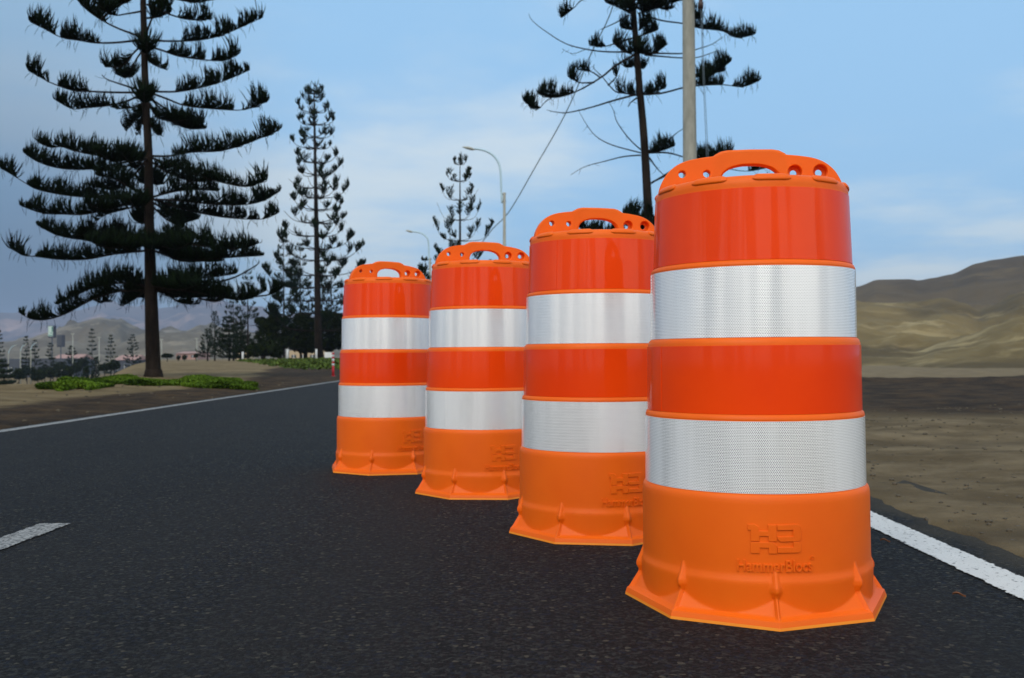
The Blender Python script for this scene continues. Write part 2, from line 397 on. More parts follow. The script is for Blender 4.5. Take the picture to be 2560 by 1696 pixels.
def build_ground():
    fov = []
    t = -math.pi
    az = []
    a_ = -180.0
    while a_ < 180 - 1e-6:
        az.append(a_); a_ += .22 if -31 <= a_ < 31 else 2.0
    rs = [.0]; r_ = .4
    while r_ < 3900: rs.append(r_); r_ *= 1.022 if r_ < 60 else 1.05
    rs.append(3900)
    V = [(0, 0, -.03)]; wet = [0.0]; grv = [0.0]
    for r_ in rs[1:]:
        for a_ in az:
            x = r_ * math.sin(R(a_)); y = r_ * math.cos(R(a_))
            z = gz(x, y)
            V.append((x, y, z))
            q = mnoise.noise(Vector((x * .25, y * .25, 11)))
            wv = 0.0
            if x < -4: # brown band beside the road, wider further on
                e = -4.0 - x
                wd = 1.55 + .5 * q + max(0, y - 20) * .22
                wv = sstep(wd + .8, wd - .6, e) * sstep(60, 40, y)
            if x > 1.3:
                edge = 19.2 - .22 * (x - 7)
                wv = max(wv, sstep(5.0, 12.0, y + q * 3) * sstep(edge + 1.5, edge + .2, y) * .95)
                wv = max(wv, .30 * sstep(4, 9, y) * sstep(edge + 1.5, edge, y))
            wet.append(wv)
            grv.append(sstep(1.2, 1.6, x) * sstep(20, 17, y))
    n = len(az); m = len(rs) - 1
    F3 = [(0, 1 + k, 1 + (k + 1) % n) for k in range(n)]
    idx = np.arange(n); nx = (idx + 1) % n; F4 = []
    for i in range(m - 1):
        a0 = 1 + i * n; F4.append(np.stack([a0 + idx, a0 + n + idx, a0 + n + nx, a0 + nx], 1))
    me = fast_mesh('ground', np.array(V), [np.array(F3)[:, ::-1], np.concatenate(F4)], True)
    for nm, dat in (('wet', wet), ('gravel', grv)):
        at = me.attributes.new(nm, 'FLOAT', 'POINT'); at.data.foreach_set('value', np.array(dat, np.float32))
    return tag(link('ground', me, M['ground']), kind='structure')
build_ground()
# normals up check happens in Cycles two-sided; road slab
def strip(name, x0, x1, y0, y1, z, mat, n=60, parent=None, bend=0):
    V = []; Fq = []; uv = []
    for i in range(n + 1):
        y = y0 + (y1 - y0) * i / n
        V += [(x0, y, z), (x1, y, z)]
        if i: Fq.append((2 * i - 2, 2 * i - 1, 2 * i + 1, 2 * i))
    me = bpy.data.meshes.new(name); me.from_pydata(V, [], Fq)
    ul = me.uv_layers.new(name='UVMap')
    for lp in me.loops:
        vi = lp.vertex_index; ul.data[lp.index].uv = (vi % 2, V[vi][1])
    return link(name, me, mat, parent)
tag(strip('road', -4.3, 1.75, -30, 220, 0.0, M['asphalt'], 40), kind='structure')
tag(strip('road_edge_line', 1.160, 1.285, -30, 120, .004, M['line']), kind='structure')
tag(strip('road_edge_line', -4.14, -4.0, -30, 220, .004, M['oldline']), kind='structure')
for y0 in (-8.0, .4, 9.6, 18, 26, 34, 42):
    tag(strip('road_centre_line', -1.645, -1.53, y0 - (.2 if y0 == .4 else 0), y0 + 2.98, .004, M['oldline'], 8), kind='structure')

# hills: each a height field with depth, skyline given as photo pixels at its own distance
def interp(pts, x):
    if x <= pts[0][0]: return pts[0][1]
    for (a, b), (c, d) in zip(pts, pts[1:]):
        if x <= c:
            t = (x - a) / (c - a); t = t * t * (3 - 2 * t) * .5 + t * .5; return b + (d - b) * t
    return pts[-1][1]
def hill(name, sky_, d0, dc, d1, zb, mat, px0, px1, nx=260, ny=70, rel=.12, fs=1.0, seed=0, octv=5, power=1.3):
    V = np.zeros((ny, nx, 3), np.float32)
    for i in range(nx):
        px = px0 + (px1 - px0) * i / (nx - 1)
        u = (px - 1280) / FX
        top = U(px, interp(sky_, px), dc).z
        for j in range(ny):
            t = j / (ny - 1); d = d0 + (d1 - d0) * t
            f = ((d - d0) / (dc - d0)) ** power if d < dc else max(0, (d1 - d) / (d1 - dc)) ** 1.2
            x = u * d; y = d
            q = Vector((x * fs / dc * 9, y * fs / dc * 5, seed))
            nn = mnoise.ridged_multi_fractal(q, .9, 2.1, octv, 1.0, 2.0) - 1.1
            env = 4 * f * (1 - f) if d < dc else f
            V[j, i] = (x, y, zb + (top - zb) * (f + rel * nn * env * .8))
    idx = np.arange(nx * ny).reshape(ny, nx)
    F = np.stack([idx[:-1, :-1], idx[:-1, 1:], idx[1:, 1:], idx[1:, :-1]], -1).reshape(-1, 4)
    me = fast_mesh(name, V.reshape(-1, 3), [F], True)
    o = link(name, me, mat); tag(o, kind='structure'); return o
D2 = 2560 / 2367
def dpx(l): return [(a * D2, b * D2) for a, b in l]
mh_near = m_hill('olive_sand_hills', (.085, .058, .019), (.170, .120, .042), (.34, .26, .12), .009)
mh_back = m_hill('brown_rock_hills', (.060, .040, .017), (.098, .068, .030), (.14, .10, .045), .006)
mh_mid = m_hill('grey_sand_hills', (.095, .082, .062), (.150, .130, .098), (.25, .215, .16), .006)
mh_far = m_hill('far_mountains', (.060, .070, .100), (.13, .125, .145), (.34, .25, .23), .0012)
hill('hills_behind_sand', dpx([(1500, 720), (1800, 690), (1950, 672), (1985, 662), (2030, 646), (2105, 645), (2125, 648), (2160, 642), (2200, 634), (2262, 608), (2300, 600), (2367, 590), (2500, 575), (2900, 600)]),
     330, 700, 900, -3.2, mh_back, 1500, 3300, 300, 80, .07, 1.6, 3, 3)
hill('sand_hills', dpx([(1500, 760), (1800, 730), (1985, 698), (2060, 700), (2110, 697), (2180, 688), (2230, 700), (2262, 716), (2300, 705), (2367, 676), (2500, 650), (2900, 690)]),
     215, 470, 600, -3.4, mh_near, 1450, 3400, 300, 110, .17, 1.5, 8, 4, 1.6)
hill('sand_spur', dpx([(1700, 850), (1990, 845), (2050, 838), (2120, 812), (2180, 790), (2240, 775), (2300, 750), (2367, 728), (2500, 690), (2900, 720)]),
     170, 300, 380, -3.4, mh_near, 1800, 3300, 200, 70, .16, 2.2, 5, 3, 1.6)
hill('distant_hills', dpx([(-300, 800), (0, 792), (60, 785), (110, 768), (160, 750), (230, 734), (270, 740), (310, 760), (350, 768), (395, 762), (430, 764), (462, 750), (500, 754), (540, 764), (600, 772), (700, 780), (900, 800), (1100, 815)]),
     420, 950, 1250, -4.8, mh_mid, -500, 1300, 340, 80, .30, 2.2, 2)
hill('near_ridge', dpx([(-300, 812), (0, 805), (80, 806), (150, 790), (190, 797), (260, 800), (330, 770), (360, 768), (420, 768), (470, 772), (520, 780), (600, 800), (700, 812), (900, 822)]),
     300, 620, 800, -4.8, mh_mid, -500, 1100, 260, 60, .25, 2.4, 6)
hill('mountains', dpx([(-400, 735), (0, 722), (60, 724), (120, 725), (190, 716), (250, 704), (300, 706), (350, 714), (400, 708), (440, 694), (490, 690), (540, 702), (590, 716), (640, 728), (700, 724), (760, 738), (850, 760), (1100, 790), (1500, 812)]),
     1900, 2900, 3600, -6, mh_far, -900, 1700, 380, 80, .22, 1.8, 4)

# ------------------------------------------------------------------ traffic drums
PROF_T = [  # (radius, z) of the plastic body from the foot's shoulder up to the rim, sheets lie 1.2 mm proud
    (.2602, .120), (.2600, .252), (.2592, .262), (.2570, .2690), (.2530, .2735), (.2515, .2745),
    (.2505, .4280), (.2512, .4292), (.2510, .4325), (.2490, .4380), (.2460, .4410), (.2448, .4420),
    (.2440, .5900), (.2436, .5950), (.2415, .6020), (.2370, .6060), (.2353, .6070),
    (.2344, .7615), (.2352, .7628), (.2348, .7662), (.2325, .7715), (.2290, .7740), (.2278, .7750),
    (.2224, .9320), (.2226, .9400), (.2216, .9480), (.2170, .9560), (.2100, .9600), (.2060, .9590), (.2040, .9500), (.0, .9480)]
def lathe(name, prof, n=160):
    V = []; F = []
    for r_, z in prof:
        if r_ == 0: V.append((0, 0, z)); continue
        for k in range(n):
            a_ = 2 * math.pi * k / n; V.append((r_ * math.cos(a_), r_ * math.sin(a_), z))
    for i in range(len(prof) - 1):
        for k in range(n):
            k2 = (k + 1) % n
            if prof[i + 1][0] == 0: F.append((i * n + k, i * n + k2, (i + 1) * n))
            else: F.append((i * n + k, i * n + k2, (i + 1) * n + k2, (i + 1) * n + k))
    return V, F
def sheet_mesh(name, z0, r0, z1, r1, seam=2.4, n=200):
    V = []; F = []; uv = []
    tot = 2 * math.pi + .09
    for i in range(n + 1):
        a_ = seam + tot * i / n; off = .0012 + .0009 * i / n
        for z, r_ in ((z0, r0), (z1, r1)):
            V.append(((r_ + off) * math.cos(a_), (r_ + off) * math.sin(a_), z)); uv.append((a_ * .245, z))
        if i: F.append((2 * i - 2, 2 * i, 2 * i + 1, 2 * i - 1))
    # thin returns so that the film has an edge (own vertices keep the face's shading flat)
    b = len(V)
    for i in range(n + 1):
        a_ = seam + tot * i / n
        for z, r_ in ((z0, r0), (z1, r1)):
            for q in (0, .0018):
                V.append(((r_ + .0012 + .0009 * i / n - q) * math.cos(a_), (r_ + .0012 + .0009 * i / n - q) * math.sin(a_), z)); uv.append((a_ * .245, z))
        if i:
            p = b + 4 * (i - 1); F.append((p, p + 1, p + 5, p + 4)); F.append((p + 2, p + 6, p + 7, p + 3))
    p = b + 4 * n; c = len(V); V += [V[p], V[p + 1], V[p + 3], V[p + 2]]; uv += [uv[p], uv[p + 1], uv[p + 3], uv[p + 2]]; F.append((c, c + 1, c + 2, c + 3))
    me = bpy.data.meshes.new(name); me.from_pydata(V, [], F)
    ul = me.uv_layers.new(name='UVMap')
    for lp in me.loops: ul.data[lp.index].uv = uv[lp.vertex_index]
    me.polygons.foreach_set('use_smooth', [True] * len(me.polygons)); me.update(); return me
def kn(p, z):
    if z <= p[0][0]: return p[0][1]
    for (a, b), (c, d) in zip(p, p[1:]):
        if z <= c: return b + (d - b) * (z - a) / (c - a)
    return p[-1][1]
def foot_mesh():
    """round foot that breaks out into an eight-cornered flange with a fin at each corner"""
    cyl = [(0, .262), (.02, .263), (.084, .2652), (.091, .2648), (.098, .2625), (.105, .2606), (.120, .2602), (.17, .2600)]
    apo = [(0, .2815), (.006, .2806), (.0180, .2768), (.0205, .2695), (.0235, .2632), (.057, .2448), (.085, .220)]
    fin = [(0, .3045), (.006, .3040), (.013, .2995), (.040, .2825), (.056, .2725), (.061, .2718), (.071, .2775), (.080, .2772), (.098, .2690), (.120, .2600)]
    per = 44; n = 8 * per
    zs = [0, .003, .006, .008, .010, .0125, .015, .017, .0195, .022] + [.022 + (.084 - .022) * i / 26 for i in range(1, 27)] + [.0875, .091, .0945, .098, .1015, .105, .110, .115, .120]
    V = []; F = []; mi = []
    for z in zs:
        for k in range(n):
            t = (k % per) / per
            u = t if t < .5 else t - 1                       # -.5 .. .5, 0 at a corner
            # finer steps near the corner
            u = math.copysign(.5 * (abs(u) * 2) ** 1.5, u) if u else 0
            c = k // per + (1 if (k % per) / per >= .5 else 0)
            th = (c + u) * math.pi / 4
            rel = u * math.pi / 4
            side = abs(rel) - math.pi / 8
            rp = kn(apo, z) / math.cos(side)
            rc = kn(cyl, z)
            dist = abs(rel) * .27
            w_ = .0022 if z > .055 else .0016
            rf = kn(fin, z) - max(0, dist - w_) * (1.15 if z > .058 else 2.4)
            r_ = max(rp, rc, rf)
            V.append((r_ * math.sin(th), -r_ * math.cos(th), z))
    m = len(zs)
    for i in range(m - 1):
        for k in range(n):
            F.append((i * n + k, i * n + (k + 1) % n, (i + 1) * n + (k + 1) % n, (i + 1) * n + k)); mi.append(1 if zs[i + 1] <= .0061 else 0)
    F.append(tuple(range(n))[::-1]); mi.append(1)
    me = bpy.data.meshes.new('foot'); me.from_pydata(V, [], F)
    me.materials.append(M['plastic']); me.materials.append(M['lip']); me.polygons.foreach_set('material_index', mi)
    me.polygons.foreach_set('use_smooth', [True] * len(F)); me.update()
    try: me.set_sharp_from_angle(angle=R(28))
    except Exception: pass
    return me
def bez_free(pts): return pts
def curve_mesh(name, loops, extrude, bevel, res=3):
    cu = bpy.data.curves.new(name, 'CURVE'); cu.dimensions = '2D'; cu.fill_mode = 'BOTH'
    for lp in loops:
        sp = cu.splines.new('POLY'); sp.points.add(len(lp) - 1)
        for i, (x, y) in enumerate(lp): sp.points[i].co = (x, y, 0, 1)
        sp.use_cyclic_u = True
    cu.extrude = extrude; cu.bevel_depth = bevel; cu.bevel_resolution = res
    o = bpy.data.objects.new(name, cu); COL.objects.link(o)
    dg = bpy.context.evaluated_depsgraph_get(); dg.update()
    me = bpy.data.meshes.new_from_object(o.evaluated_get(dg))
    bpy.data.objects.remove(o); bpy.data.curves.remove(cu)
    return me
def crom(pts, n=6, closed=False):
    out_ = []; m = len(pts)
    rng = range(m) if closed else range(m - 1)
    for i in rng:
        p0 = pts[(i - 1) % m] if closed or i else pts[0]; p1 = pts[i]; p2 = pts[(i + 1) % m]
        p3 = pts[(i + 2) % m] if closed or i + 2 < m else pts[-1]
        for k in range(n):
            t = k / n
            out_.append(tuple(.5 * ((2 * b) + (-a + c) * t + (2 * a - 5 * b + 4 * c - d) * t * t + (-a + 3 * b - 3 * c + d) * t ** 3) for a, b, c, d in zip(p0, p1, p2, p3)))
    if not closed: out_.append(tuple(pts[-1]))
    return out_
def circ(x, y, r_, n=28): return [(x + r_ * math.cos(2 * math.pi * k / n), y + r_ * math.sin(2 * math.pi * k / n)) for k in range(n)][::-1]
def handle_mesh():
    half = [(-.2135, .950), (-.2125, .963), (-.206, .981), (-.193, 1.002), (-.172, 1.020), (-.147, 1.0305), (-.115, 1.0365), (-.088, 1.0395)]
    up = [(-.080, 1.041), (-.066, 1.0475), (-.052, 1.0500), (0, 1.0510)]
    left_ = crom(half, 5) + up
    outl = left_ + [(-x, z) for x, z in left_[::-1][1:]]
    b = [(.2135, .945), (-.2135, .945)]
    outline = outl + b
    hole = crom([(-.0730, .986), (-.067, 1.002), (-.050, 1.0155), (-.024, 1.0225), (0, 1.0238), (.024, 1.0225), (.050, 1.0155), (.067, 1.002), (.0730, .986), (.069, .973), (.052, .966), (0, .9640), (-.052, .966), (-.069, .973)], 4, True)
    mb = MB()
    def put(me, y, rx=False):
        V = [(v.co.x, y - v.co.z, v.co.y) for v in me.vertices]
        mb.add(V, [tuple(p.vertices)[::-1] for p in me.polygons])
    zc_ = 1.0005
    # web at the back half with the small through holes, front half with the wide counterbores on the right
    small = [circ(-.160, zc_, .0100), circ(-.102, zc_, .0100), circ(.104, zc_, .0100), circ(.163, zc_, .0100)]
    big = [circ(-.160, zc_, .0108), circ(-.102, zc_, .0108), circ(.104, zc_, .0188, 36), circ(.163, zc_, .0188, 36)]
    put(curve_mesh('h1', [outline, hole[::-1]] + small, .0022, .0018), .0092)
    put(curve_mesh('h2', [outline, hole[::-1]] + big, .0085, .0025), -.0028)
    # grip, thicker, with a crease where it meets the side webs
    ga = [(-.086, .958), (-.084, 1.0), (-.081, 1.030), (-.078, 1.0415)] + [(-.066, 1.0478), (-.052, 1.0503), (0, 1.0513)]
    gin = [p for p in hole if p[1] > .985]
    outg = ga + [(-x, z) for x, z in ga[::-1][1:]]
    xs = sorted(gin, key=lambda p: -p[0])
    loop = outg + [(.074, .958)] + [(x, z + .0025) for x, z in xs] + [(-.074, .958)]
    put(curve_mesh('h3', [loop], .0075, .0062, 5), .0005)
    me = bpy.data.meshes.new('handle'); me.from_pydata(mb.v, [], mb.f)
    me.polygons.foreach_set('use_smooth', [True] * len(me.polygons)); me.update()
    try: me.set_sharp_from_angle(angle=R(35))
    except Exception: pass
    return me
def wrap(me_list, r_, flip=False):
    mb = MB()
    for me, ox, oz, s, *zs in me_list:
        V = []
        for v in me.vertices:
            x = v.co.x * s + ox; z = v.co.y * s * (zs[0] if zs else 1) + oz; d = v.co.z
            a_ = x / r_
            V.append(((r_ + d) * math.sin(a_), -(r_ + d) * math.cos(a_), z))
        mb.add(V, [tuple(p.vertices) for p in me.polygons])
    return mb
def emblem_loops():
    P = [[(1005, 512), (1055, 508), (1085, 530), (1085, 562), (1165, 562), (1165, 512), (1226, 512), (1226, 640), (1168, 640), (1168, 598), (1090, 598), (1090, 640), (1028, 640), (1028, 552), (1005, 552)],
         [(1025, 652), (1200, 652), (1226, 674), (1226, 738), (1168, 738), (1168, 692), (1092, 692), (1092, 738), (1025, 738)],
         [(1237, 512), (1400, 508), (1424, 528), (1424, 628), (1405, 640), (1260, 642), (1237, 624), (1237, 608), (1365, 606), (1365, 548), (1237, 550)],
         [(1237, 732), (1237, 692), (1365, 691), (1365, 650), (1405, 648), (1424, 666), (1424, 718), (1405, 732)]]
    s = .0929 / 400.0 * 1.12
    # many points along the edges so that the plates bend round the drum
    res = []
    for lp in P:
        q = []
        for (a, b), (c, d) in zip(lp, lp[1:] + lp[:1]):
            n = max(1, int(max(abs(c - a), abs(d - b)) / 16))
            for k in range(n): q.append((((a + (c - a) * k / n) - 1216) * s, -((b + (d - b) * k / n) - 624) * s))
        res.append(q[::-1])
    return res
def subdiv_mesh(me, maxl=.012):
    bm = bmesh.new(); bm.from_mesh(me)
    for _ in range(4):
        es = [e for e in bm.edges if abs(e.verts[0].co.x - e.verts[1].co.x) > maxl]
        if not es: break
        bmesh.ops.subdivide_edges(bm, edges=es, cuts=1)
        bmesh.ops.triangulate(bm, faces=[f for f in bm.faces if len(f.verts) > 4])
    bm.to_mesh(me); bm.free(); return me
def make_drum_meshes():
    D = {}
    V, F = lathe('body', PROF_T, 192)
    mb = MB(); mb.add(V, F)
    # raised lugs round the rim
    nl = 10
    for k in range(nl):
        a0 = 2 * math.pi * (k + .28) / nl; a1 = a0 + 2 * math.pi / nl * .60; n = 14
        prof = [(.2212, .9455), (.2240, .9470), (.2248, .9500), (.2232, .9545), (.2185, .9600), (.2120, .9622), (.2090, .9590)]
        V = []; F = []
        for i in range(n + 1):
            t = i / n; a_ = a0 + (a1 - a0) * t
            f = min(1, math.sin(math.pi * t) * 3.2)           # rounded ends
            for r_, z in prof:
                rr = .2165 + (r_ - .2165) * (.75 + .25 * f); zz = .9520 + (z - .9520) * (.45 + .55 * f)
                V.append((rr * math.cos(a_), rr * math.sin(a_), zz))
        m = len(prof)
        for i in range(n):
            for j in range(m - 1): F.append((i * m + j, (i + 1) * m + j, (i + 1) * m + j + 1, i * m + j + 1))
        F.append(tuple(range(m))); F.append(tuple(n * m + j for j in range(m))[::-1])
        mb.add(V, F)
    me = bpy.data.meshes.new('body'); me.from_pydata(mb.v, [], mb.f); me.materials.append(M['plastic'])
    me.polygons.foreach_set('use_smooth', [True] * len(me.polygons)); me.update()
    try: me.set_sharp_from_angle(angle=R(50))
    except Exception: pass
    D['body'] = me
    D['foot'] = foot_mesh()
    D['handle'] = handle_mesh(); D['handle'].materials.append(M['plastic'])
    D['s'] = [('orange_sheet', sheet_mesh('orange_sheet', .7752, .2278, .9315, .2224, 2.5), 'osheet'),
              ('white_sheet', sheet_mesh('white_sheet', .6072, .2353, .7612, .2344, 2.2), 'wsheet'),
              ('orange_sheet', sheet_mesh('orange_sheet', .4422, .2448, .5895, .2440, 1.5), 'osheet'),
              ('white_sheet', sheet_mesh('white_sheet', .2748, .2515, .4276, .2505, 2.9), 'wsheet')]
    for a, b, c in D['s']: b.materials.append(M[c])
    em = [subdiv_mesh(curve_mesh('e', [lp], .0014, .0009, 2)) for lp in emblem_loops()]
    mb = wrap([(e, 0, .1815, 1) for e in em], .2606)
    me = bpy.data.meshes.new('emblem'); me.from_pydata(mb.v, [], mb.f); me.materials.append(M['plastic']); me.update(); D['emblem'] = me
    def text(body, size, ext=.0026, bev=.0003):
        cu = bpy.data.curves.new('t', 'FONT'); cu.body = body; cu.size = size; cu.extrude = ext; cu.bevel_depth = bev; cu.align_x = 'CENTER'; cu.space_character = 1.0
        cu.offset = .00012
        o = bpy.data.objects.new('t', cu); COL.objects.link(o); dg = bpy.context.evaluated_depsgraph_get(); dg.update()
        me = bpy.data.meshes.new_from_object(o.evaluated_get(dg)); bpy.data.objects.remove(o); bpy.data.curves.remove(cu); return me
    t = text('HammerBlocs', .0262); wmax = max(v.co.x for v in t.vertices) - min(v.co.x for v in t.vertices)
    ring = curve_mesh('r', [circ(0, 0, .0043), circ(0, 0, .0034)[::-1]], .0010, .0002, 1)
    c_ = text('c', .0075, .0010, .0001)
    mb = wrap([(t, .0, .1130, .158 / wmax, 1.22), (ring, .0800, .1400, 1), (c_, .0800, .1382, 1)], .2606)
    me = bpy.data.meshes.new('lettering'); me.from_pydata(mb.v, [], mb.f); me.materials.append(M['plastic']); me.update(); D['lettering'] = me
    return D
DM = make_drum_meshes()
def drum(loc, rz, lean, label, seamrot):
    t = empty('traffic_drum', loc, rz); t.rotation_euler = (0, lean, rz)
    tag(t, label, 'traffic drum', 'orange and white traffic drums in a row on the road')
    link('body', DM['body'], None, t); link('foot', DM['foot'], None, t)
    h = link('handle', DM['handle'], None, t)
    for k, (nm, me, _) in enumerate(DM['s']):
        o = link(nm, me, None, t); o.rotation_euler = (0, 0, seamrot[k])
    link('emblem', DM['emblem'], None, t); link('lettering', DM['lettering'], None, t)
    return t
# the emblem side (+ -Y locally) is turned a few degrees to the right of the camera
def bearing(x, y): return math.atan2(x, y)
DR = [((.5694, 2.3118), 9.5, .000, 'nearest and largest orange and white traffic drum, at the right beside the road edge line'),
      ((.2811, 3.2097), 19, .004, 'second orange and white traffic drum, half hidden by the nearest drum'),
      ((-.1194, 4.1491), 17, .004, 'third orange and white traffic drum, in front of the small pine and lamp'),
      ((-.6347, 4.9690), 27, .006, 'farthest and smallest orange and white traffic drum, at the left end of the row')]
SEAM = [(.3, .9, 2.0, 2.6), (1.2, -.25, .4, 1.7), (2.2, 1.4, 2.9, .75), (.1, 2.4, .9, 1.3)]
for i, ((x, y), rel, lean, lab) in enumerate(DR):
    drum((x, y, .0), -bearing(x, y) + R(rel), lean, lab, SEAM[i])

# ------------------------------------------------------------------ Norfolk pines
class Foliage:
    """many thin curved branchlets, built in one go"""
    def __init__(s): s.p = []; s.a = []; s.b = []; s.L = []; s.w = []; s.t = []
    def add(s, p, a, b, L, w_, t): s.p.append(p); s.a.append(a); s.b.append(b); s.L.append(L); s.w.append(w_); s.t.append(t)
    def build(s, mat, parent, name='foliage'):
        P = np.array([tuple(q) for q in s.p], float); A = np.array([tuple(q) for q in s.a]); B = np.array([tuple(q) for q in s.b])
        if len(P) == 0: return None
        A /= np.linalg.norm(A, axis=1)[:, None] + 1e-9; B /= np.linalg.norm(B, axis=1)[:, None] + 1e-9
        L = np.array(s.L)[:, None]; W = np.array(s.w)[:, None]
        P1 = P + A * L * .42; P2 = P1 + (A * .35 + B * .65) * L * .32; P3 = P2 + B * L * .28
        rg = np.random.default_rng(len(P))
        S = np.cross(A, rg.normal(size=A.shape)); S /= np.linalg.norm(S, axis=1)[:, None] + 1e-9
        T = np.cross(A, S)
        rings = []
        for Q, k in ((P, .55), (P1, 1.0), (P2, .95)):
            for an in (0, 2.094, 4.189): rings.append(Q + (S * math.cos(an) + T * math.sin(an)) * W * k * .5)
        rings.append(P3)
        V = np.stack(rings, 1).reshape(-1, 3)       # 10 verts each
        n = len(P); b = (np.arange(n) * 10)[:, None]
        q = []
        for i in range(2):
            for k in range(3):
                k2 = (k + 1) % 3; q.append([i * 3 + k, i * 3 + k2, i * 3 + 3 + k2, i * 3 + 3 + k])
        F4 = (b[:, None, :] + np.array(q)[None]).reshape(-1, 4)
        F3 = (b[:, None, :] + np.array([[6, 7, 9], [7, 8, 9], [8, 6, 9]])[None]).reshape(-1, 3)
        me = fast_mesh(name, V, [F4, F3], False)
        tt = np.repeat(np.array(s.t, np.float32), 10); at = me.attributes.new('tone', 'FLOAT', 'POINT'); at.data.foreach_set('value', tt)
        return link(name, me, mat, parent)
UP = Vector((0, 0, 1))
def tuft_branch(fo, pts, rngs, L, wd, dens, rr, tone=(.05, .35), back=.10, lift=1.0):
    """branchlets along a polyline, fanning up; rngs = fractions with foliage; dens per metre"""
    seg = [(pts[i + 1] - pts[i]).length for i in range(len(pts) - 1)]; tot = sum(seg)
    for t0, t1 in rngs:
        n = max(3, int(dens * (t1 - t0) * tot)); cl = L * rr.uniform(.9, 1.5); ph = rr.random()
        for k in range(n):
            t = t0 + (t1 - t0) * (k + rr.random()) / n
            d = t * tot; i = 0
            while i < len(seg) - 1 and d > seg[i]: d -= seg[i]; i += 1
            T = (pts[i + 1] - pts[i]).normalized(); p = pts[i] + T * min(d, seg[i])
            S = T.cross(UP); S = S.normalized() if S.length > .1 else Vector((1, 0, 0)); Un = S.cross(T)
            e = min(1, (t1 - t) / max(.001, (t1 - t0)) * 3.2 + .32)      # short towards the tip: a pointed wedge
            e *= min(1, .55 + (t - t0) / max(.001, (t1 - t0)) * 3)
            fr = ((t * tot + ph) / cl) % 1.0
            e *= 1.12 - .62 * fr ** 1.5
            if fr > .90 and rr.random() < .7: continue
            sd_ = rr.uniform(-1, 1)
            a_ = T * rr.uniform(.25, .75) + S * sd_ * .95 + Un * rr.uniform(.15, .75)
            b_ = T * rr.uniform(-back - .45, .10) + S * sd_ * .35 + UP * rr.uniform(.7, 1.1) * lift
            fo.add(p, a_, b_, L * e * rr.uniform(.75, 1.12), wd * rr.uniform(.8, 1.25), rr.uniform(*tone))
        # a few hanging dead ones
        for k in range(int(n * .05)):
            t = rr.uniform(t0, t1); d = t * tot; i = 0
            while i < len(seg) - 1 and d > seg[i]: d -= seg[i]; i += 1
            T = (pts[i + 1] - pts[i]).normalized(); p = pts[i] + T * min(d, seg[i])
            fo.add(p, T * .2 + UP * -.6 + Vector((rr.uniform(-.6, .6), rr.uniform(-.6, .6), 0)), UP * -1 + T * rr.uniform(-.6, .6), L * rr.uniform(.3, .7), wd * .45, 0)
def cr3(pts, n=4):
    return [Vector(p) for p in crom([tuple(p) for p in pts], n)]
def explicit_pine(name, label, D, trunk, branches, cw, L, wd, dens, seed, extra_front=(), group=None, top_pts=None, mats=('fol',), lateral=.35, tone=(.05, .35)):
    """trunk: [(fx,fy,width_px)], branches: [([(fx,fy)...], [(t0,t1)...])] in photo pixels at tree depth D"""
    rr = random.Random(seed)
    tp = [U(x, y, D) for x, y, _ in trunk]; root = empty(name, tp[-1]); o0 = tp[-1].copy()
    tag(root, label, 'tree', group)
    tr = MB(); tps = cr3([p - o0 for p in tp], 4)
    rad = [w_ / 2 / FX * D for _, _, w_ in trunk]; rads = [q[0] for q in crom([(r_,) for r_ in rad], 4)]
    tr.tube([p for p in tps], rads, 14); 
    b0 = tps[-1]; tr.tube([b0 + Vector((0, 0, .25)), b0 + Vector((0, 0, .06)), b0 - Vector((0, 0, .3))], [rads[-1] * 1.0, rads[-1] * 1.22, rads[-1] * 1.5], 14)
    tr.build('trunk', M['bark'], root, True)
    lb = MB(); fo = Foliage(); lb.tube(tps, [q * .5 for q in rads], 5)     # unseen core tube added inside the trunk to join the boughs
    def trunk_x(y):
        t_ = sorted(trunk, key=lambda q: q[1])
        return interp([(b, a) for a, b, _ in t_], y)
    for bi, br in enumerate(branches):
        pts, rngs = br[0], br[1]; k = br[2] if len(br) > 2 else rr.uniform(-lateral, lateral)
        x0 = trunk_x(pts[0][1])
        W_ = [U(x, y, D + k * abs(x - x0) / FX * D) - o0 for x, y in pts]
        # make the first point sit in the trunk when it starts beside it
        P_ = cr3(W_, 4)
        n = len(P_); base_r = (br[3] if len(br) > 3 else .030)
        rdd = [max(.006, base_r * (1 - .8 * i / n)) for i in range(n)]
        lb.tube(P_, rdd, 5)
        for a_ in (rr.uniform(.3, .95) for _ in range(4)):
            p = P_[int(a_ * (n - 1))]; q = p + Vector((rr.uniform(-.2, .2), rr.uniform(-.2, .2), rr.uniform(-.16, .12)))
            lb.tube([p, (p + q) / 2 + Vector((0, 0, -.03)), q], [.007, .005, .003], 3)
        if rngs: tuft_branch(fo, P_, rngs, L, wd, dens, rr, tone)
    # boughs that come towards the camera or go away from it
    for (y, cnt, ln, f0, droop) in extra_front:
        c0 = U(trunk_x(y), y, D) - o0
        for j in range(cnt):
            az = rr.choice((-1, 1)) * math.pi / 2 + rr.uniform(-.75, .75)
            l2 = ln * rr.uniform(.65, 1.1); d = Vector((math.cos(az), math.sin(az), 0))
            pts = [c0 + UP * rr.uniform(-.08, .08), c0 + d * l2 * .35 - UP * droop * .45, c0 + d * l2 * .7 - UP * droop, c0 + d * l2 - UP * droop * .7]
            P_ = cr3(pts, 4); n = len(P_)
            lb.tube(P_, [max(.007, .028 * (1 - .8 * i / n)) for i in range(n)], 5)
            tuft_branch(fo, P_, [(f0, 1)], L, wd, dens, rr, tone)
    lb.build('boughs', M['bark'], root, True); fo.build(M[mats[0]], root)
    return root
K = 1 / 2.6136
def c1(l): return [(x * K, y * K) for x, y in l]
def c3(l): return [(1080 + x * K, y * K) for x, y in l]
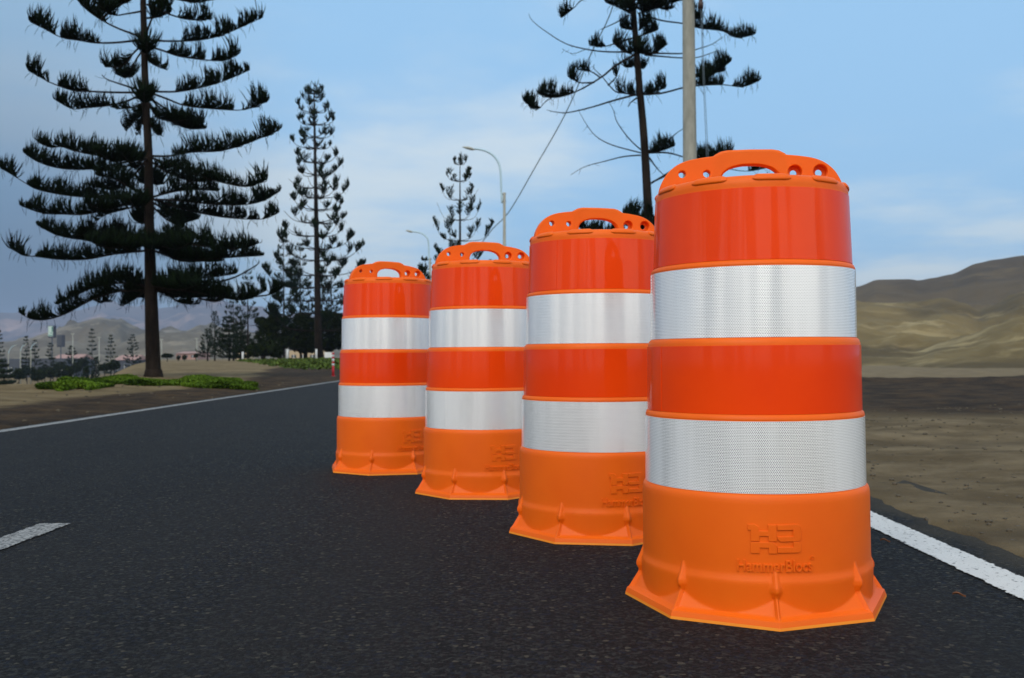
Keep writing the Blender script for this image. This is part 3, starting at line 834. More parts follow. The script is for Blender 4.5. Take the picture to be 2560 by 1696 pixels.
LB = [
 ([(950,-60),(1200,5),(1300,12),(1420,-5)], [(.4,1)]), ([(920,262),(750,280),(620,280),(520,265),(400,245),(290,190),(200,147)], [(.36,.70),(.76,1)]),
 ([(920,240),(780,190),(660,130),(560,60),(495,-10)], [(.48,1)]), ([(660,130),(740,60),(860,0)], [(.25,1)]), ([(940,-60),(800,-20),(700,20),(640,10)], [(.3,1)]),
 ([(960,262),(1100,270),(1270,265),(1420,240),(1550,190),(1705,120)], [(.27,.76),(.77,1)]), ([(960,210),(1000,110),(1060,50),(1120,30)], [(.35,1)]), ([(960,120),(1040,110),(1115,80)], [(.1,1)]),
 ([(960,30),(1110,95),(1240,130),(1370,128)], [(.5,1)]), ([(960,300),(1060,330),(1180,370),(1370,395),(1470,395),(1555,357)], [(.2,.60),(.68,1)]),
 ([(930,290),(870,350),(800,430),(690,440)], [(.3,1)]), ([(950,300),(975,400),(1060,450)], [(.2,1)]), ([(925,605),(750,605),(580,598),(470,590),(340,545),(270,510),(187,465)], [(.45,.73),(.80,1)]),
 ([(925,595),(800,555),(700,520),(665,490)], []), ([(975,598),(1150,600),(1300,575),(1450,535),(1625,462)], [(.24,1)]),
 ([(980,605),(1100,650),(1210,690),(1400,712),(1600,718),(1740,662)], [(.28,.70),(.79,1)]), ([(925,618),(820,665),(700,692),(560,705),(470,712),(370,660)], [(.35,.74),(.78,1)]),
 ([(950,660),(880,700),(760,715)], [(.5,1)]), ([(950,640),(900,760),(830,850)], [(.2,1)]), ([(960,640),(1020,760),(1120,790),(1230,780)], [(.15,1)]), ([(950,660),(930,790),(910,870)], [(.1,1)]),
 ([(970,700),(1100,780),(1220,840),(1345,842)], [(.55,1)]), ([(950,720),(1000,850),(1040,880)], [(.2,1)]),
 ([(940,1020),(700,1020),(600,1010),(480,985),(400,960),(330,965),(245,932)], [(.32,.9),(.88,1)]), ([(940,1035),(800,1065),(600,1105),(400,1102),(250,1060),(150,995)], [(.40,1)]),
 ([(990,1020),(1110,1020),(1250,995),(1450,985),(1650,925),(1818,850)], [(.17,.80),(.80,1)]), ([(1000,1035),(1150,1095),(1350,1165),(1550,1215),(1640,1217),(1725,1185)], [(.1,.78),(.8,1)]),
 ([(950,1040),(820,1090),(650,1120),(540,1080)], [(.3,1)]), ([(950,1060),(860,1160),(760,1240),(600,1220)], [(.2,1)]), ([(965,1040),(1100,1130),(1230,1180),(1330,1190)], [(.1,1)]),
 ([(960,1040),(920,1080),(880,1100)], [(.3,1)]), ([(940,1290),(800,1300),(640,1295),(420,1275),(250,1240),(170,1200),(90,1150),(0,1098)], [(.12,.78),(.86,1)]),
 ([(940,1275),(860,1235),(760,1175),(640,1150)], [(.15,1)]), ([(995,1305),(1150,1310),(1400,1335),(1600,1337),(1720,1312),(1830,1250)], [(.15,1)]), ([(995,1300),(1200,1365),(1400,1410),(1550,1428),(1720,1432),(1822,1390)], [(.15,.82),(.85,1)]),
 ([(940,1320),(760,1352),(560,1400),(420,1400),(280,1395),(140,1348)], [(.25,1)]), ([(990,1290),(1150,1250),(1300,1240),(1420,1250)], [(.1,1)]), ([(940,1330),(850,1360),(700,1400),(640,1440)], [(.3,1)]),
 ([(980,1330),(1080,1430),(1190,1490)], [(.2,1)]), ([(950,1640),(750,1660),(560,1695),(380,1695),(230,1677),(150,1670),(80,1627)], [(.05,.80),(.86,1)]), ([(950,1610),(760,1590),(560,1570),(380,1540),(240,1470)], [(.08,1)]),
 ([(950,1580),(800,1540),(650,1530),(500,1540)], [(.1,1)]), ([(1010,1640),(1200,1700),(1400,1690),(1560,1680),(1715,1672)], [(.03,1)]), ([(1010,1600),(1250,1600),(1450,1625),(1600,1620),(1690,1590)], [(.03,1)]),
 ([(1010,1560),(1150,1540),(1300,1560),(1380,1580)], [(.1,1)]), ([(1400,1850),(1540,1810),(1680,1730),(1690,1700)], []), ([(950,1900),(780,1905),(600,1960),(430,2050),(300,2090),(200,2085),(120,2040)], [(.04,.98)]),
 ([(950,1870),(800,1850),(620,1880),(500,1930),(380,1990)], [(.05,1)]), ([(950,1880),(850,1830),(700,1840),(560,1900)], [(.05,1)]),
 ([(1010,1890),(1250,1905),(1450,1945),(1600,1960),(1730,1905)], [(.03,1)]), ([(1010,1860),(1200,1830),(1400,1810),(1540,1790)], [(.03,1)]), ([(1010,1870),(1150,1860),(1350,1890),(1500,1920)], [(.03,1)]),
 ([(1500,1950),(1740,1930),(1840,1890)], [(.72,1)]), ([(950,1900),(870,1960),(800,2000)], [(.2,1)]), ([(1100,1930),(1180,1980),(1280,1990)], [(.3,1)]), ([(1300,1950),(1400,1970),(1460,1960)], [(.2,1)]),
 ([(600,1950),(660,1980),(690,1960)], [(.1,1)]),
]
LBr = [(c1(a), b) for a, b in LB]
TRL = [(915*K, -700*K, 20*K), (925*K, -300*K, 30*K), (935*K, 0, 38*K), (950*K, 600*K, 46*K), (970*K, 1000*K, 53*K), (975*K, 1437*K, 62*K), (990*K, 2037*K, 84*K), (1000*K, 2360*K, 94*K), (1003*K, 2480*K, 104*K)]
explicit_pine('norfolk_pine', 'tall dark pine with layered tufted boughs standing in the bright green patch at the left', 24.0, TRL, LBr, 1, .60, .027, 145, 12,
    extra_front=[(-1300*K*.5, 8, 1.6, .3, .3), (-300*K, 7, 2.0, .35, .3), (90*K, 1, 2.0, .6, .35), (300*K, 2, 2.0, .45, .5), (620*K, 3, 2.1, .45, .5), (1030*K, 4, 2.3, .3, .4), (1300*K, 5, 2.4, .25, .4), (1600*K, 7, 2.5, .12, .25), (1880*K, 7, 2.5, .10, .15)],
    tone=(.02, .38))
RB = [
 ([(1350,90),(1430,60),(1500,40),(1640,0)], [(.3,1)]), ([(1370,95),(1500,135),(1640,155),(1750,185),(1900,205),(1990,248),(2100,230)], [(.40,.74),(.75,1)]), ([(1300,90),(1220,50),(1140,20)], [(.1,1)]),
 ([(1290,100),(1200,150),(1100,195)], []), ([(1310,340),(1150,340),(1020,325),(870,285),(720,190),(650,130),(632,90)], [], .3, .028), ([(1000,325),(920,352),(850,320)], [], .3, .012),
 ([(1310,250),(1200,285),(1120,305),(1030,300)], [(.62,1)]), ([(1320,360),(1200,430),(1100,510),(940,600),(800,640),(695,610)], [(.66,1)], -.3, .04), ([(900,610),(760,650),(690,715),(600,660)], [(.62,1)], -.3, .018),
 ([(1350,345),(1440,355),(1535,292)], [(0,1)]), ([(1310,355),(1250,335),(1185,285)], [(0,1)]), ([(1400,350),(1520,350),(1640,350),(1740,320),(1830,290),(1900,240)], []),
 ([(1390,360),(1500,370),(1640,380),(1740,375),(1830,345),(1880,330)], []), ([(1340,625),(1260,610),(1200,600),(1150,550),(1110,500),(1060,450),(1060,420)], [(0,.3)]),
 ([(1370,618),(1500,610),(1640,575),(1750,560),(1900,555),(2030,568),(2135,530)], [(.0,.12),(.40,.68),(.76,1)], -.2, .035), ([(1650,580),(1750,540),(1850,480),(1955,400)], [(.25,1)]), ([(1640,560),(1740,500),(1900,470)], [(.3,1)]),
 ([(1330,620),(1180,660),(1050,700),(900,735),(820,735),(750,720)], [], .2, .035), ([(1365,1000),(1180,950),(1070,890),(1000,800),(955,715)], [], .2, .022), ([(1365,980),(1290,910),(1210,800),(1185,720),(1150,660)], [], -.2, .022),
 ([(1365,1015),(1250,1025),(1130,1055),(1000,1090),(905,1145)], [], .1, .026), ([(1415,1000),(1500,985),(1585,955)], [(0,1)]), ([(1415,1000),(1540,1000),(1655,1030),(1850,1085),(2050,1120),(2200,1095)], [(.82,1)]),
 ([(1420,1030),(1470,1100),(1520,1150)], []), ([(1415,990),(1540,920),(1600,870),(1655,835)], []), ([(1390,1500),(1300,1460),(1250,1400)], [(0,1)]), ([(1430,1480),(1445,1400)], [(0,1)]), ([(1400,1500),(1330,1430),(1290,1390)], [(0,1)]),
 ([(1400,1520),(1200,1540),(1050,1520),(940,1480)], [(.2,1)]), ([(1430,1200),(1600,1100),(1760,1040),(1850,1030),(1960,1020)], [(.55,1)]), ([(1440,1190),(1620,1110),(1800,1045),(1900,1035)], [(.6,1)]),
 ([(1330,200),(1240,185)], [(0,1)]), ([(1350,200),(1440,135)], [(0,1)]), ([(1350,240),(1470,200)], [(.2,1)]), ([(1290,-150),(1100,-60),(980,0),(930,50),(860,110)], [(.83,1)]), ([(1060,540),(960,540),(900,500)], [(.6,1)]),
 ([(1100,510),(1040,470),(960,460)], [(.5,1)]), ([(1150,560),(1190,520),(1215,480)], [(.75,1)]), ([(1340,640),(1300,670),(1280,700)], []), ([(1380,620),(1440,600),(1520,580)], [(.1,1)]),
 ([(1330,30),(1420,10),(1500,60),(1560,60)], [(.5,1)]), ([(1640,160),(1700,130),(1760,120)], [(.2,1)]), ([(1380,1540),(1500,1500),(1700,1490),(1900,1480)], [(.1,1)]), ([(1400,1540),(1300,1580),(1100,1590),(900,1560)], [(.1,1)]),
]
RBr = [(c3(b[0]),) + tuple(b[1:]) for b in RB]
def t3(x, y, w_): return (1080 + x * K, y * K, w_ * K)
TRR = [t3(1285, -700, 20), t3(1300, -300, 28), t3(1312, 0, 34), t3(1350, 500, 44), t3(1385, 900, 50), t3(1412, 1370, 58), t3(1440, 1900, 70), t3(1452, 2380, 84)]
explicit_pine('norfolk_pine', 'tall pine with many bare broken boughs behind the second drum, left of the concrete pole', 30.0, TRR, RBr, 1, .66, .028, 160, 21,
    extra_front=[(-250, 7, 1.8, .4, .3), (-110, 6, 2.0, .45, .3), (20, 4, 1.6, .5, .4), (130, 3, 1.2, .5, .3), (565, 7, 2.0, .2, .2), (640, 7, 2.6, .2, .2), (720, 6, 2.6, .3, .2)], tone=(.02, .35))

def auto_pine(name, label, base, height, whorls, lenf, tuft, L, wd, dens, seed, nb=5, lean=0, group=None, r0=None, mat='fol_far', start=.1, cone_up=.25, bare=.15, tone=(.1, .6), ntop=1, sides=5, curve=.22):
    rr = random.Random(seed); root = empty(name, base); tag(root, label, 'tree', group)
    r0 = r0 or height * .011
    tops = Vector((lean * height, 0, height)); n = 12
    tr = MB(); tr.tube([tops * (i / n) + Vector((0, 0, -.3 if i == 0 else 0)) for i in range(n + 1)], [r0 * (1 - .85 * i / n) for i in range(n + 1)], 8)
    tr.build('trunk', M['bark'], root, True)
    lb = MB(); fo = Foliage(); lb.tube([tops * (i / n) for i in range(n + 1)], [r0 * .5 * (1 - .85 * i / n) for i in range(n + 1)], 5)  # added core tube, hidden in the trunk, links the whorls
    for wi in range(whorls):
        t = start + (1 - start) * (wi / max(1, whorls - 1)) ** .95; t = min(.985, t + rr.uniform(-.006, .006))
        c = tops * t; ln0 = lenf(t); az0 = rr.uniform(0, 6.28)
        for b in range(nb if wi < whorls - 1 else 6):
            az = az0 + 2 * math.pi * b / nb + rr.uniform(-.35, .35); ln = ln0 * rr.uniform(.72, 1.1)
            d = Vector((math.cos(az), math.sin(az), 0)); up_ = cone_up * rr.uniform(.6, 1.3)
            pts = [c, c + d * ln * .35 + UP * ln * (up_ * .10 - .02), c + d * ln * .7 + UP * ln * up_ * .45, c + d * ln + UP * ln * (up_ + curve * rr.uniform(.5, 1.2))]
            P_ = cr3(pts, 3); m = len(P_); rb = max(.010, r0 * .14)
            lb.tube(P_, [max(wd * .16, rb * (1 - .75 * i / m)) for i in range(m)], 4)
            if rr.random() < bare and wi < whorls * .8: continue
            rg = [(1 - tuft * rr.uniform(.7, 1.2), 1)] if tuft < .95 else [(.05, 1)]
            if tuft < .5 and rr.random() < .30: q = rr.uniform(.3, .6); rg.append((q, q + tuft * .6))
            tuft_branch(fo, P_, rg, L * (.6 + .4 * min(1, ln / max(.01, lenf(.3)))), wd, dens, rr, tone)
    lb.build('boughs', M['bark'], root, True); fo.build(M[mat], root); return root
def at_ground(px, py, d):     # a spot on the ground seen at this pixel
    p = U(px, py, d); return Vector((p.x, p.y, gz(p.x, p.y)))
def tree_at(px, py_base, py_top, d, **k):
    b = U(px, py_base, d); g = Vector((b.x, b.y, gz(b.x, b.y) - .1)); top = U(px, py_top, d)
    return g, top.z - g.z
# slender pine left of the drums
g, h = tree_at(797, 902, 224, 80)
auto_pine('norfolk_pine', 'slender tall pine with small tufts on curved bare boughs, right of the big left pine', g, h, 20,
    lambda t: (3.3 * (1 - t) ** .55 + .5) * (1.3 if t < .38 else 1),   .19, 1.05, .065, 75, 31, nb=6, lean=-.013, r0=.34, mat='fol', start=.12, cone_up=.16, bare=.14, curve=.22)
# little pine behind the third drum
g, h = tree_at(1150, 896, 404, 60)
auto_pine('norfolk_pine', 'small open pine with finger-like tufts just behind the third drum', g, h, 8, lambda t: 3.0 * (1 - t) ** .65 + .35, .36, .55, .055, 42, 35, nb=6, lean=.007, r0=.15, mat='fol', start=.30, cone_up=.28, bare=.1, curve=.45)
# pines of the middle distance
for (px, pt, d, ln, wh, sd_, lab, tu, ls) in [
    (710, 587, 86, 1.45, 15, 41, 'pine with separate dark tiers just left of the slender tall pine, taller than its neighbour', .55, 0),
    (752, 611, 88, 1.25, 14, 42, 'narrow dense pine directly left of the slender trunk, second in the middle group', .6, 0),
    (829, 682, 92, 1.35, 12, 43, 'short open pine between the slender pine and the farthest drum', .5, 0),
    (806, 668, 96, 1.2, 12, 44, 'thin pine directly behind the slender tall trunk', .5, 0),
    (620, 682, 90, 1.3, 12, 45, 'thin pine showing under the right boughs of the big left pine', .5, 0),
    (584, 745, 100, 1.4, 10, 46, 'blurred open pine right of the very thin one, above the bushy pine', .5, 0),
    (573, 795, 95, 1.5, 9, 47, 'black bushy pine with wide low skirts in the middle distance', .98, 0),
    (602, 812, 93, 1.5, 8, 48, 'low black pine right of the bushy pine, touching the round trees', .98, 0),
    (537, 782, 120, .7, 16, 49, 'very thin faint pine standing far off like a mast', .5, 0),
    (519, 826, 125, 1.2, 9, 50, 'small pine with a dark bushy foot left of the thin mast-like pine', .7, 0),
    (908, 652, 75, 1.2, 8, 51, 'pine top just showing over the farthest drum handle', .8, 0),
    (1064, 648, 75, .9, 9, 52, 'pine tip showing between the farthest and third drums', .8, 0)]:
    g, h = tree_at(px, 899, pt, d)
    auto_pine('norfolk_pine', lab, g, h, wh, (lambda ln: (lambda t: ln * 1.25 * (1 - t) ** .7 + .25))(ln), tu, .55, .075, 24, sd_, nb=5, group='pines of the middle distance', r0=.11, start=.16 if tu < .9 else .10, cone_up=.10, bare=.12)
# valley pines, far left
for (px, pb, pt, d, ln, sd_, lab) in [
    (-2, 905, 829, 240, 1.7, 61, 'far pine cut by the left edge of the picture'),
    (66, 925, 843, 230, 1.5, 62, 'far pine behind the pale lamp posts at the far left'),
    (87, 925, 852, 225, 2.0, 63, 'far thick pine second from the lamp posts'),
    (126, 920, 860, 225, 1.9, 64, 'far pine straight below the whitish billboard'),
    (179, 912, 867, 230, 2.4, 65, 'far bushy pine in front of the faded pink roof'),
    (230, 905, 825, 250, 2.3, 66, 'far tallest pine with flat tiers right of the billboards'),
    (277, 904, 840, 250, 2.2, 67, 'far dense pine left of the big trunk'),
    (332, 897, 838, 260, 2.6, 68, 'far pale open pine just left of the big trunk'),
    (240, 928, 898, 170, .9, 69, 'small slim young pine beside the white tank'),
    (215, 936, 922, 130, .5, 70, 'tiny round young pine alone on the sand left of the trunk')]:
    b = U(px, pb, d); top = U(px, pt, d); g = Vector((b.x, b.y, min(gz(b.x, b.y), b.z)))
    auto_pine('far_pine', lab, g, top.z - g.z, 11, (lambda ln: (lambda t: ln * (1 - t) ** .6 + .2))(ln), .7, .8, .20, 10, sd_, nb=5, group='pines in the far valley', r0=.14, start=.12, cone_up=.10, bare=.32, curve=.1)

# leafy crowns
def leaf_cloud(blobs, n, size, rr, tone, flat=.8, holes=.25):
    V = []; F = []; T = []
    k = 0
    while k < n:
        cx_, cy_, cz_, rx, ry, rz_ = blobs[rr.randrange(len(blobs))]
        d = Vector((rr.gauss(0, 1), rr.gauss(0, 1), rr.gauss(0, 1))).normalized(); q = rr.uniform(.45, 1.08) ** .5
        p = Vector((cx_ + d.x * rx * q, cy_ + d.y * ry * q, cz_ + d.z * rz_ * q))
        if mnoise.noise(p / max(rx, .01) * 2.2) < -holes: k += .3; continue
        k += 1
        nrm = (d * .6 + Vector((rr.uniform(-1, 1), rr.uniform(-1, 1), rr.uniform(-.2, 1)))).normalized()
        a_ = nrm.cross(UP); a_ = a_.normalized() if a_.length > .05 else Vector((1, 0, 0)); b_ = nrm.cross(a_)
        s = size * rr.uniform(.6, 1.3); c0 = len(V)
        an = rr.uniform(0, 3.14); a2 = a_ * math.cos(an) + b_ * math.sin(an); b2 = nrm.cross(a2)
        V += [p - a2 * s, p - b2 * s * .45 + nrm * s * .12, p + a2 * s, p + b2 * s * .45 + nrm * s * .12]
        F.append((c0, c0 + 1, c0 + 2, c0 + 3)); t = rr.uniform(*tone); T += [t] * 4
    return V, F, T
def cloud_obj(name, data, mat, parent=None):
    V, F, T = data; me = fast_mesh(name, np.array([tuple(v) for v in V]), [np.array(F)], False)
    at = me.attributes.new('tone', 'FLOAT', 'POINT'); at.data.foreach_set('value', np.array(T, np.float32)); return link(name, me, mat, parent)
def round_tree(name, label, g, trunk_h, blobs, n, size, seed, group=None, mat='fol_round', tone=(.0, .6), cat='tree', r0=.12, stems=1):
    rr = random.Random(seed); root = empty(name, g); tag(root, label, cat, group)
    tr = MB(); cz_ = sum(b[2] for b in blobs) / len(blobs)
    for s in range(stems):
        o_ = Vector((rr.uniform(-.15, .15) * s, 0, 0))
        tr.tube([o_ + Vector((0, 0, -.3)), o_ + Vector((rr.uniform(-.05, .05), 0, trunk_h)), Vector((blobs[0][0] * .3, blobs[0][1] * .3, cz_))], [r0 * 1.2, r0, r0 * .5], 7)
    for b in blobs:
        tr.tube([Vector((0, 0, trunk_h * .9)), Vector((b[0] * .6, b[1] * .6, trunk_h * .9 + (b[2] - trunk_h) * .5)), Vector(b[:3])], [r0 * .5, r0 * .35, r0 * .15], 5)
    tr.build('trunk', M['bark'], root, True)
    cloud_obj('crown', leaf_cloud(blobs, n, size, rr, tone), M[mat], root); return root
def blobs_px(g, d, lst, kf=1.0):   # (px,py,rx_px,rz_px) ellipses at depth d relative to g
    out_ = []
    for px, py, rx, rz_ in lst:
        p = U(px, py, d) - g; m = d / FX; out_.append((p.x, p.y, p.z, rx * m * kf, rx * m * .8 * kf, rz_ * m * kf))
    return out_
for (px, d, bl, lab, sd_, n) in [
    (658, 74, [(640, 875, 26, 16), (672, 872, 30, 17), (690, 880, 16, 12)], 'low round bush-like tree at the left foot of the dense tree group', 81, 2600),
    (700, 82, [(668, 812, 24, 14), (695, 800, 26, 16), (700, 830, 34, 22), (665, 842, 26, 18), (725, 850, 34, 20), (690, 860, 30, 16), (652, 802, 14, 8)], 'dense dark green tree with lumpy crown, left of the slender trunk', 82, 6500),
    (763, 84, [(755, 795, 18, 12), (760, 815, 34, 22), (745, 845, 36, 24), (785, 850, 34, 22), (790, 815, 30, 20), (765, 870, 38, 12)], 'dense dark green tree right behind the slender trunk', 83, 6500),
    (822, 86, [(815, 790, 18, 12), (838, 800, 24, 18), (822, 825, 34, 26), (850, 845, 30, 26), (815, 862, 34, 16), (870, 815, 24, 20)], 'dense dark green tree reaching behind the farthest drum', 84, 6500)]:
    g = at_ground(px, 900, d); g.z -= .05
    round_tree('dense_tree', lab, g, .9, blobs_px(g, d, bl, 1.05), int(n * .95), .15, sd_, 'dense dark trees behind the farthest drum', r0=.17)
vt = [(48, 934, 15, 14, 958, 150, 'small round tree second from the left picture edge'), (95, 936, 16, 15, 962, 150, 'small round tree left of the green patch, on a thin stem'),
      (133, 930, 17, 14, 948, 165, 'small round tree just behind the left tip of the green patch'), (168, 930, 13, 13, 946, 165, 'round shrub above the left part of the green patch'),
      (68, 925, 18, 13, 940, 190, 'dark shrub between two stemmed trees'), (112, 925, 16, 12, 938, 190, 'dark shrub second in the back row'), (150, 915, 14, 10, 930, 200, 'dark shrub near the pale lamp posts'),
      (190, 918, 13, 12, 932, 190, 'dark shrub left of the white tank'), (207, 905, 12, 12, 922, 200, 'tall dark shrub against the slope left of the tank'),
      (262, 918, 13, 8, 926, 150, 'low dark shrub left of the big trunk'), (285, 912, 13, 12, 924, 150, 'upright dark shrub nearest the big trunk'),
      (446, 894, 4, 5, 900, 150, 'tiny round shrub first right of the big trunk'), (461, 893, 5, 6, 900, 150, 'tiny round shrub second right of the big trunk'),
      (490, 889, 5, 5, 896, 150, 'tiny round shrub nearest the small pine'), (418, 889, 12, 4, 894, 150, 'flat dark shrub touching the right side of the big trunk')]
for i, (px, py, rx, rz_, pb, d, lab) in enumerate(vt):
    b = U(px, pb, d); g = Vector((b.x, b.y, min(b.z, gz(b.x, b.y))))
    round_tree('round_tree', lab, g, (U(px, py + rz_ * .7, d).z - g.z), blobs_px(g, d, [(px, py, rx, rz_), (px - rx * .5, py + rz_ * .3, rx * .6, rz_ * .7), (px + rx * .5, py + rz_ * .2, rx * .6, rz_ * .7)]), 700, .26 if rx > 6 else .12, 90 + i, 'small trees and shrubs in the valley', r0=.06)
b = U(8, 976, 95); g = Vector((b.x, b.y, min(b.z, gz(b.x, b.y))))
auto_pine('dark_conifer', 'black bushy conifer with sweeping low boughs at the left picture edge', g, U(8, 905, 95).z - g.z, 9, lambda t: 2.0 * (1 - t) ** .8 + .3, 1, .6, .12, 24, 77, nb=8, r0=.08, start=.08, cone_up=.0, bare=0)

# ------------------------------------------------------------------ green ground cover
def inpoly(x, y, P):
    c = False; j = len(P) - 1
    for i in range(len(P)):
        if (P[i][1] > y) != (P[j][1] > y) and x < (P[j][0] - P[i][0]) * (y - P[i][1]) / (P[j][1] - P[i][1]) + P[i][0]: c = not c
        j = i
    return c
def ground_cover(poly_xy, n, size, hgt, seed, name, mat):
    rr = random.Random(seed); xs = [p[0] for p in poly_xy]; ys = [p[1] for p in poly_xy]; V = []; F = []; T = []; k = 0
    while k < n:
        x = rr.uniform(min(xs), max(xs)); y = rr.uniform(min(ys), max(ys))
        jit = .25 * mnoise.noise(Vector((x * 1.2, y * 1.2, 3)))
        if not inpoly(x + jit * 2, y + jit * 3, poly_xy): continue
        k += 1
        hh = hgt * (.22 + .78 * max(0, .45 + .9 * mnoise.noise(Vector((x * 1.3, y * 1.1, 5)))))
        z = gz(x, y) + rr.random() ** .6 * hh
        nrm = Vector((rr.uniform(-1, 1), rr.uniform(-1, 1), rr.uniform(.2, 1.3))).normalized()
        a_ = nrm.cross(Vector((rr.uniform(-1, 1), rr.uniform(-1, 1), .1))).normalized(); b_ = nrm.cross(a_)
        s = size * rr.uniform(.6, 1.3); c0 = len(V); p = Vector((x, y, z))
        V += [p - a_ * s, p - b_ * s * .6, p + a_ * s, p + b_ * s * .6]; F.append((c0, c0 + 1, c0 + 2, c0 + 3))
        t = min(1, max(0, .5 + .8 * mnoise.noise(Vector((x * 1.1, y * .7, 9))) + rr.uniform(-.25, .25))); T += [t] * 4
    o = cloud_obj(name, (V, F, T), M[mat]); tag(o, kind='stuff'); return o
def flat(px, py, z=.1):     # where the pixel's ray meets height z
    a = U(px, py, 1.0); b = U(px, py, 2.0); dz_ = b.z - a.z; t = 1 + (z - a.z) / dz_; p = a + (b - a) * (t - 1); return (p.x, p.y)
gp = [flat(*q, .04) for q in [(108, 976), (150, 986), (200, 977), (230, 981), (290, 967), (400, 969), (500, 969), (570, 975), (632, 974)]] + [flat(*q, .12) for q in [(600, 957), (560, 950), (470, 950), (400, 952), (330, 952), (250, 951), (175, 955)]]
o = ground_cover(gp, 90000, .026, .15, 5, 'ground_cover', 'cover')
tag(o, 'bright green leafy ground cover round the foot of the big left pine', 'ground cover')
gp = [flat(*q, .2) for q in [(680, 912), (760, 917), (860, 916), (1000, 915)]] + [(-8, 75), (-12, 78), (-22, 78)]
o = ground_cover(gp, 9000, .10, .22, 6, 'ground_cover', 'cover_far')
tag(o, 'darker green ground cover below the dense trees, left of the farthest drum', 'ground cover')

# ------------------------------------------------------------------ poles, lamps, cable
def pole():
    D = 17.8
    bt = U(1602 * D2 - 8, 400, D); tp = U(1593 * D2 - 2, 0, D)
    ax = (tp - bt).normalized(); t = (0 - bt.z) / ax.z; base = bt + ax * t; base.z = 0
    r = empty('utility_pole', base); tag(r, 'tall grey concrete utility pole behind the nearest drum', 'utility pole')
    mb = MB(); H = 11.3
    rb = .150; rt = .085
    mb.tube([ax * (H * i / 16) - Vector((0, 0, .3 if i == 0 else 0)) for i in range(17)], [rb + (rt - rb) * i / 16 for i in range(17)], 24)
    mb.build('shaft', M['concrete'], r, True)
    # crossarm and drop-fuse whose lower end hangs into the picture
    z1 = 9.2
    mb = MB(); c = ax * z1; mb.box(c.x - 1.0, c.x + 1.0, c.y - .2, c.y - .1, z1 - .06, z1 + .06); mb.build('crossarm', M['concrete'], r)
    mb = MB(); c = ax * (z1 - .15)
    for s in (-.85, .85):
        mb = MB(); mb.tube([Vector((c.x + s, c.y - .15, z1 + .06)), Vector((c.x + s, c.y - .15, z1 + .3))], .05, 10); mb.build('insulator', M['rust'], r, True)
    q0 = U(1752, 22, 17.6) - base
    mb = MB(); mb.tube([q0 + UP * .42, q0 + UP * .12, q0 + UP * .10, q0], [.035, .035, .05, .045], 10)
    mb.build('fuse', M['rust'], r, True)
    mb = MB(); k0 = ax * (q0.z + .55); mb.tube([k0, k0 + Vector((.22, 0, .03)), q0 + UP * .40], .022, 6)
    mb.tube([q0 + UP * .55 + Vector((-.11, 0, -.13)), q0 + UP * .28 + Vector((-.11, 0, 0)), q0 + UP * .18], .02, 6)
    mb.build('bracket', M['dark'], r, True)
    # two thin wires dropping from the fuse down to the base
    mb = MB()
    for k, (xo) in enumerate((0, .035)):
        p = [q0 + Vector((xo * .6, 0, .0)), U(1758 + k * 3, 200, 17.6) - base, U(1766 + k * 4, 380, 17.6) - base]
        e = p[-1] + (p[-1] - p[-2]) * 2.0; e.z = max(e.z, .3); p.append(e)
        mb.tube(p, .005, 4)
    mb.build('ground_wire', M['cable'], r)
    return base, ax
pb, pax = pole()
def cable():
    ctl = [(1660, -560, 18), (1590, -330, 22), (1537, 0, 30), (1478, 134, 37), (1413, 286, 47), (1340, 415, 60), (1271, 532, 78), (1228, 577, 95), (1180, 640, 120)]
    pts = cr3([U(x, y, d) for x, y, d in ctl], 5)
    mb = MB(); mb.tube(pts, [.012 + .00042 * (p.y - 18) for p in pts], 6)
    o = mb.build('power_cable', M['cable'], None, True); tag(o, 'thin sagging power cable running down behind the second drum towards the far lamp', 'cable')
cable()
def street_lamp(label, pxs, d, group, headlen=1):
    """pxs: dict of photo pixels"""
    px, pbase, ptop, arm, head = pxs['pole'][0], pxs['pole'][1], pxs['pole'][2], pxs['arm'], pxs['head']
    b = U(px, pbase, d); g = Vector((b.x, b.y, min(b.z, gz(b.x, b.y)) if pxs.get('valley') else gz(b.x, b.y)))
    r = empty('street_lamp', g); tag(r, label, 'street lamp', group)
    m = d / FX
    tp = U(px, ptop, d) - g
    mb = MB(); mb.tube([Vector((0, 0, -.3)), tp * .5, tp], [pxs['w'] * m * .62, pxs['w'] * m * .55, pxs['w'] * m * .45], 12); mb.build('post', M['concrete'], r, True)
    P_ = cr3([U(x, y, d) - g for x, y in arm], 5)
    mb = MB(); mb.tube(P_, [pxs['aw'] * m * .5] * len(P_), 8); mb.build('arm', M['steel'], r, True)
    if pxs.get('clamps'):
        for y in pxs['clamps']:
            mb = MB(); a = U(arm[0][0] - 2, y, d) - g; c = U(px + 4, y, d) - g; mb.tube([a, c], pxs['aw'] * m * .35, 6); mb.build('clamp', M['dark'], r)
    h0 = U(*head[0], d) - g; h1 = U(*head[1], d) - g
    ax = (h1 - h0); n = 8; prof = [.25, .75, 1.0, 1.05, 1.0, .9, .75, .5, .25]
    V = []; F = []; wd = pxs['hw'] * m
    for i, q in enumerate(prof):
        c = h0 + ax * (i / (len(prof) - 1))
        for k in range(12):
            a_ = 2 * math.pi * k / 12; sx_ = math.cos(a_); sz = math.sin(a_)
            V.append(c + Vector((0, sx_ * wd * .8 * q, (sz * wd * .5 if sz > 0 else sz * wd * .32) * q)))
    for i in range(len(prof) - 1):
        for k in range(12): F.append((i * 12 + k, i * 12 + (k + 1) % 12, (i + 1) * 12 + (k + 1) % 12, (i + 1) * 12 + k))
    F.append(tuple(range(12))[::-1]); F.append(tuple((len(prof) - 1) * 12 + k for k in range(12)))
    mb = MB(); mb.add(V, F); mb.build('lamp_head', M['lampgrey'], r, True)
    return r
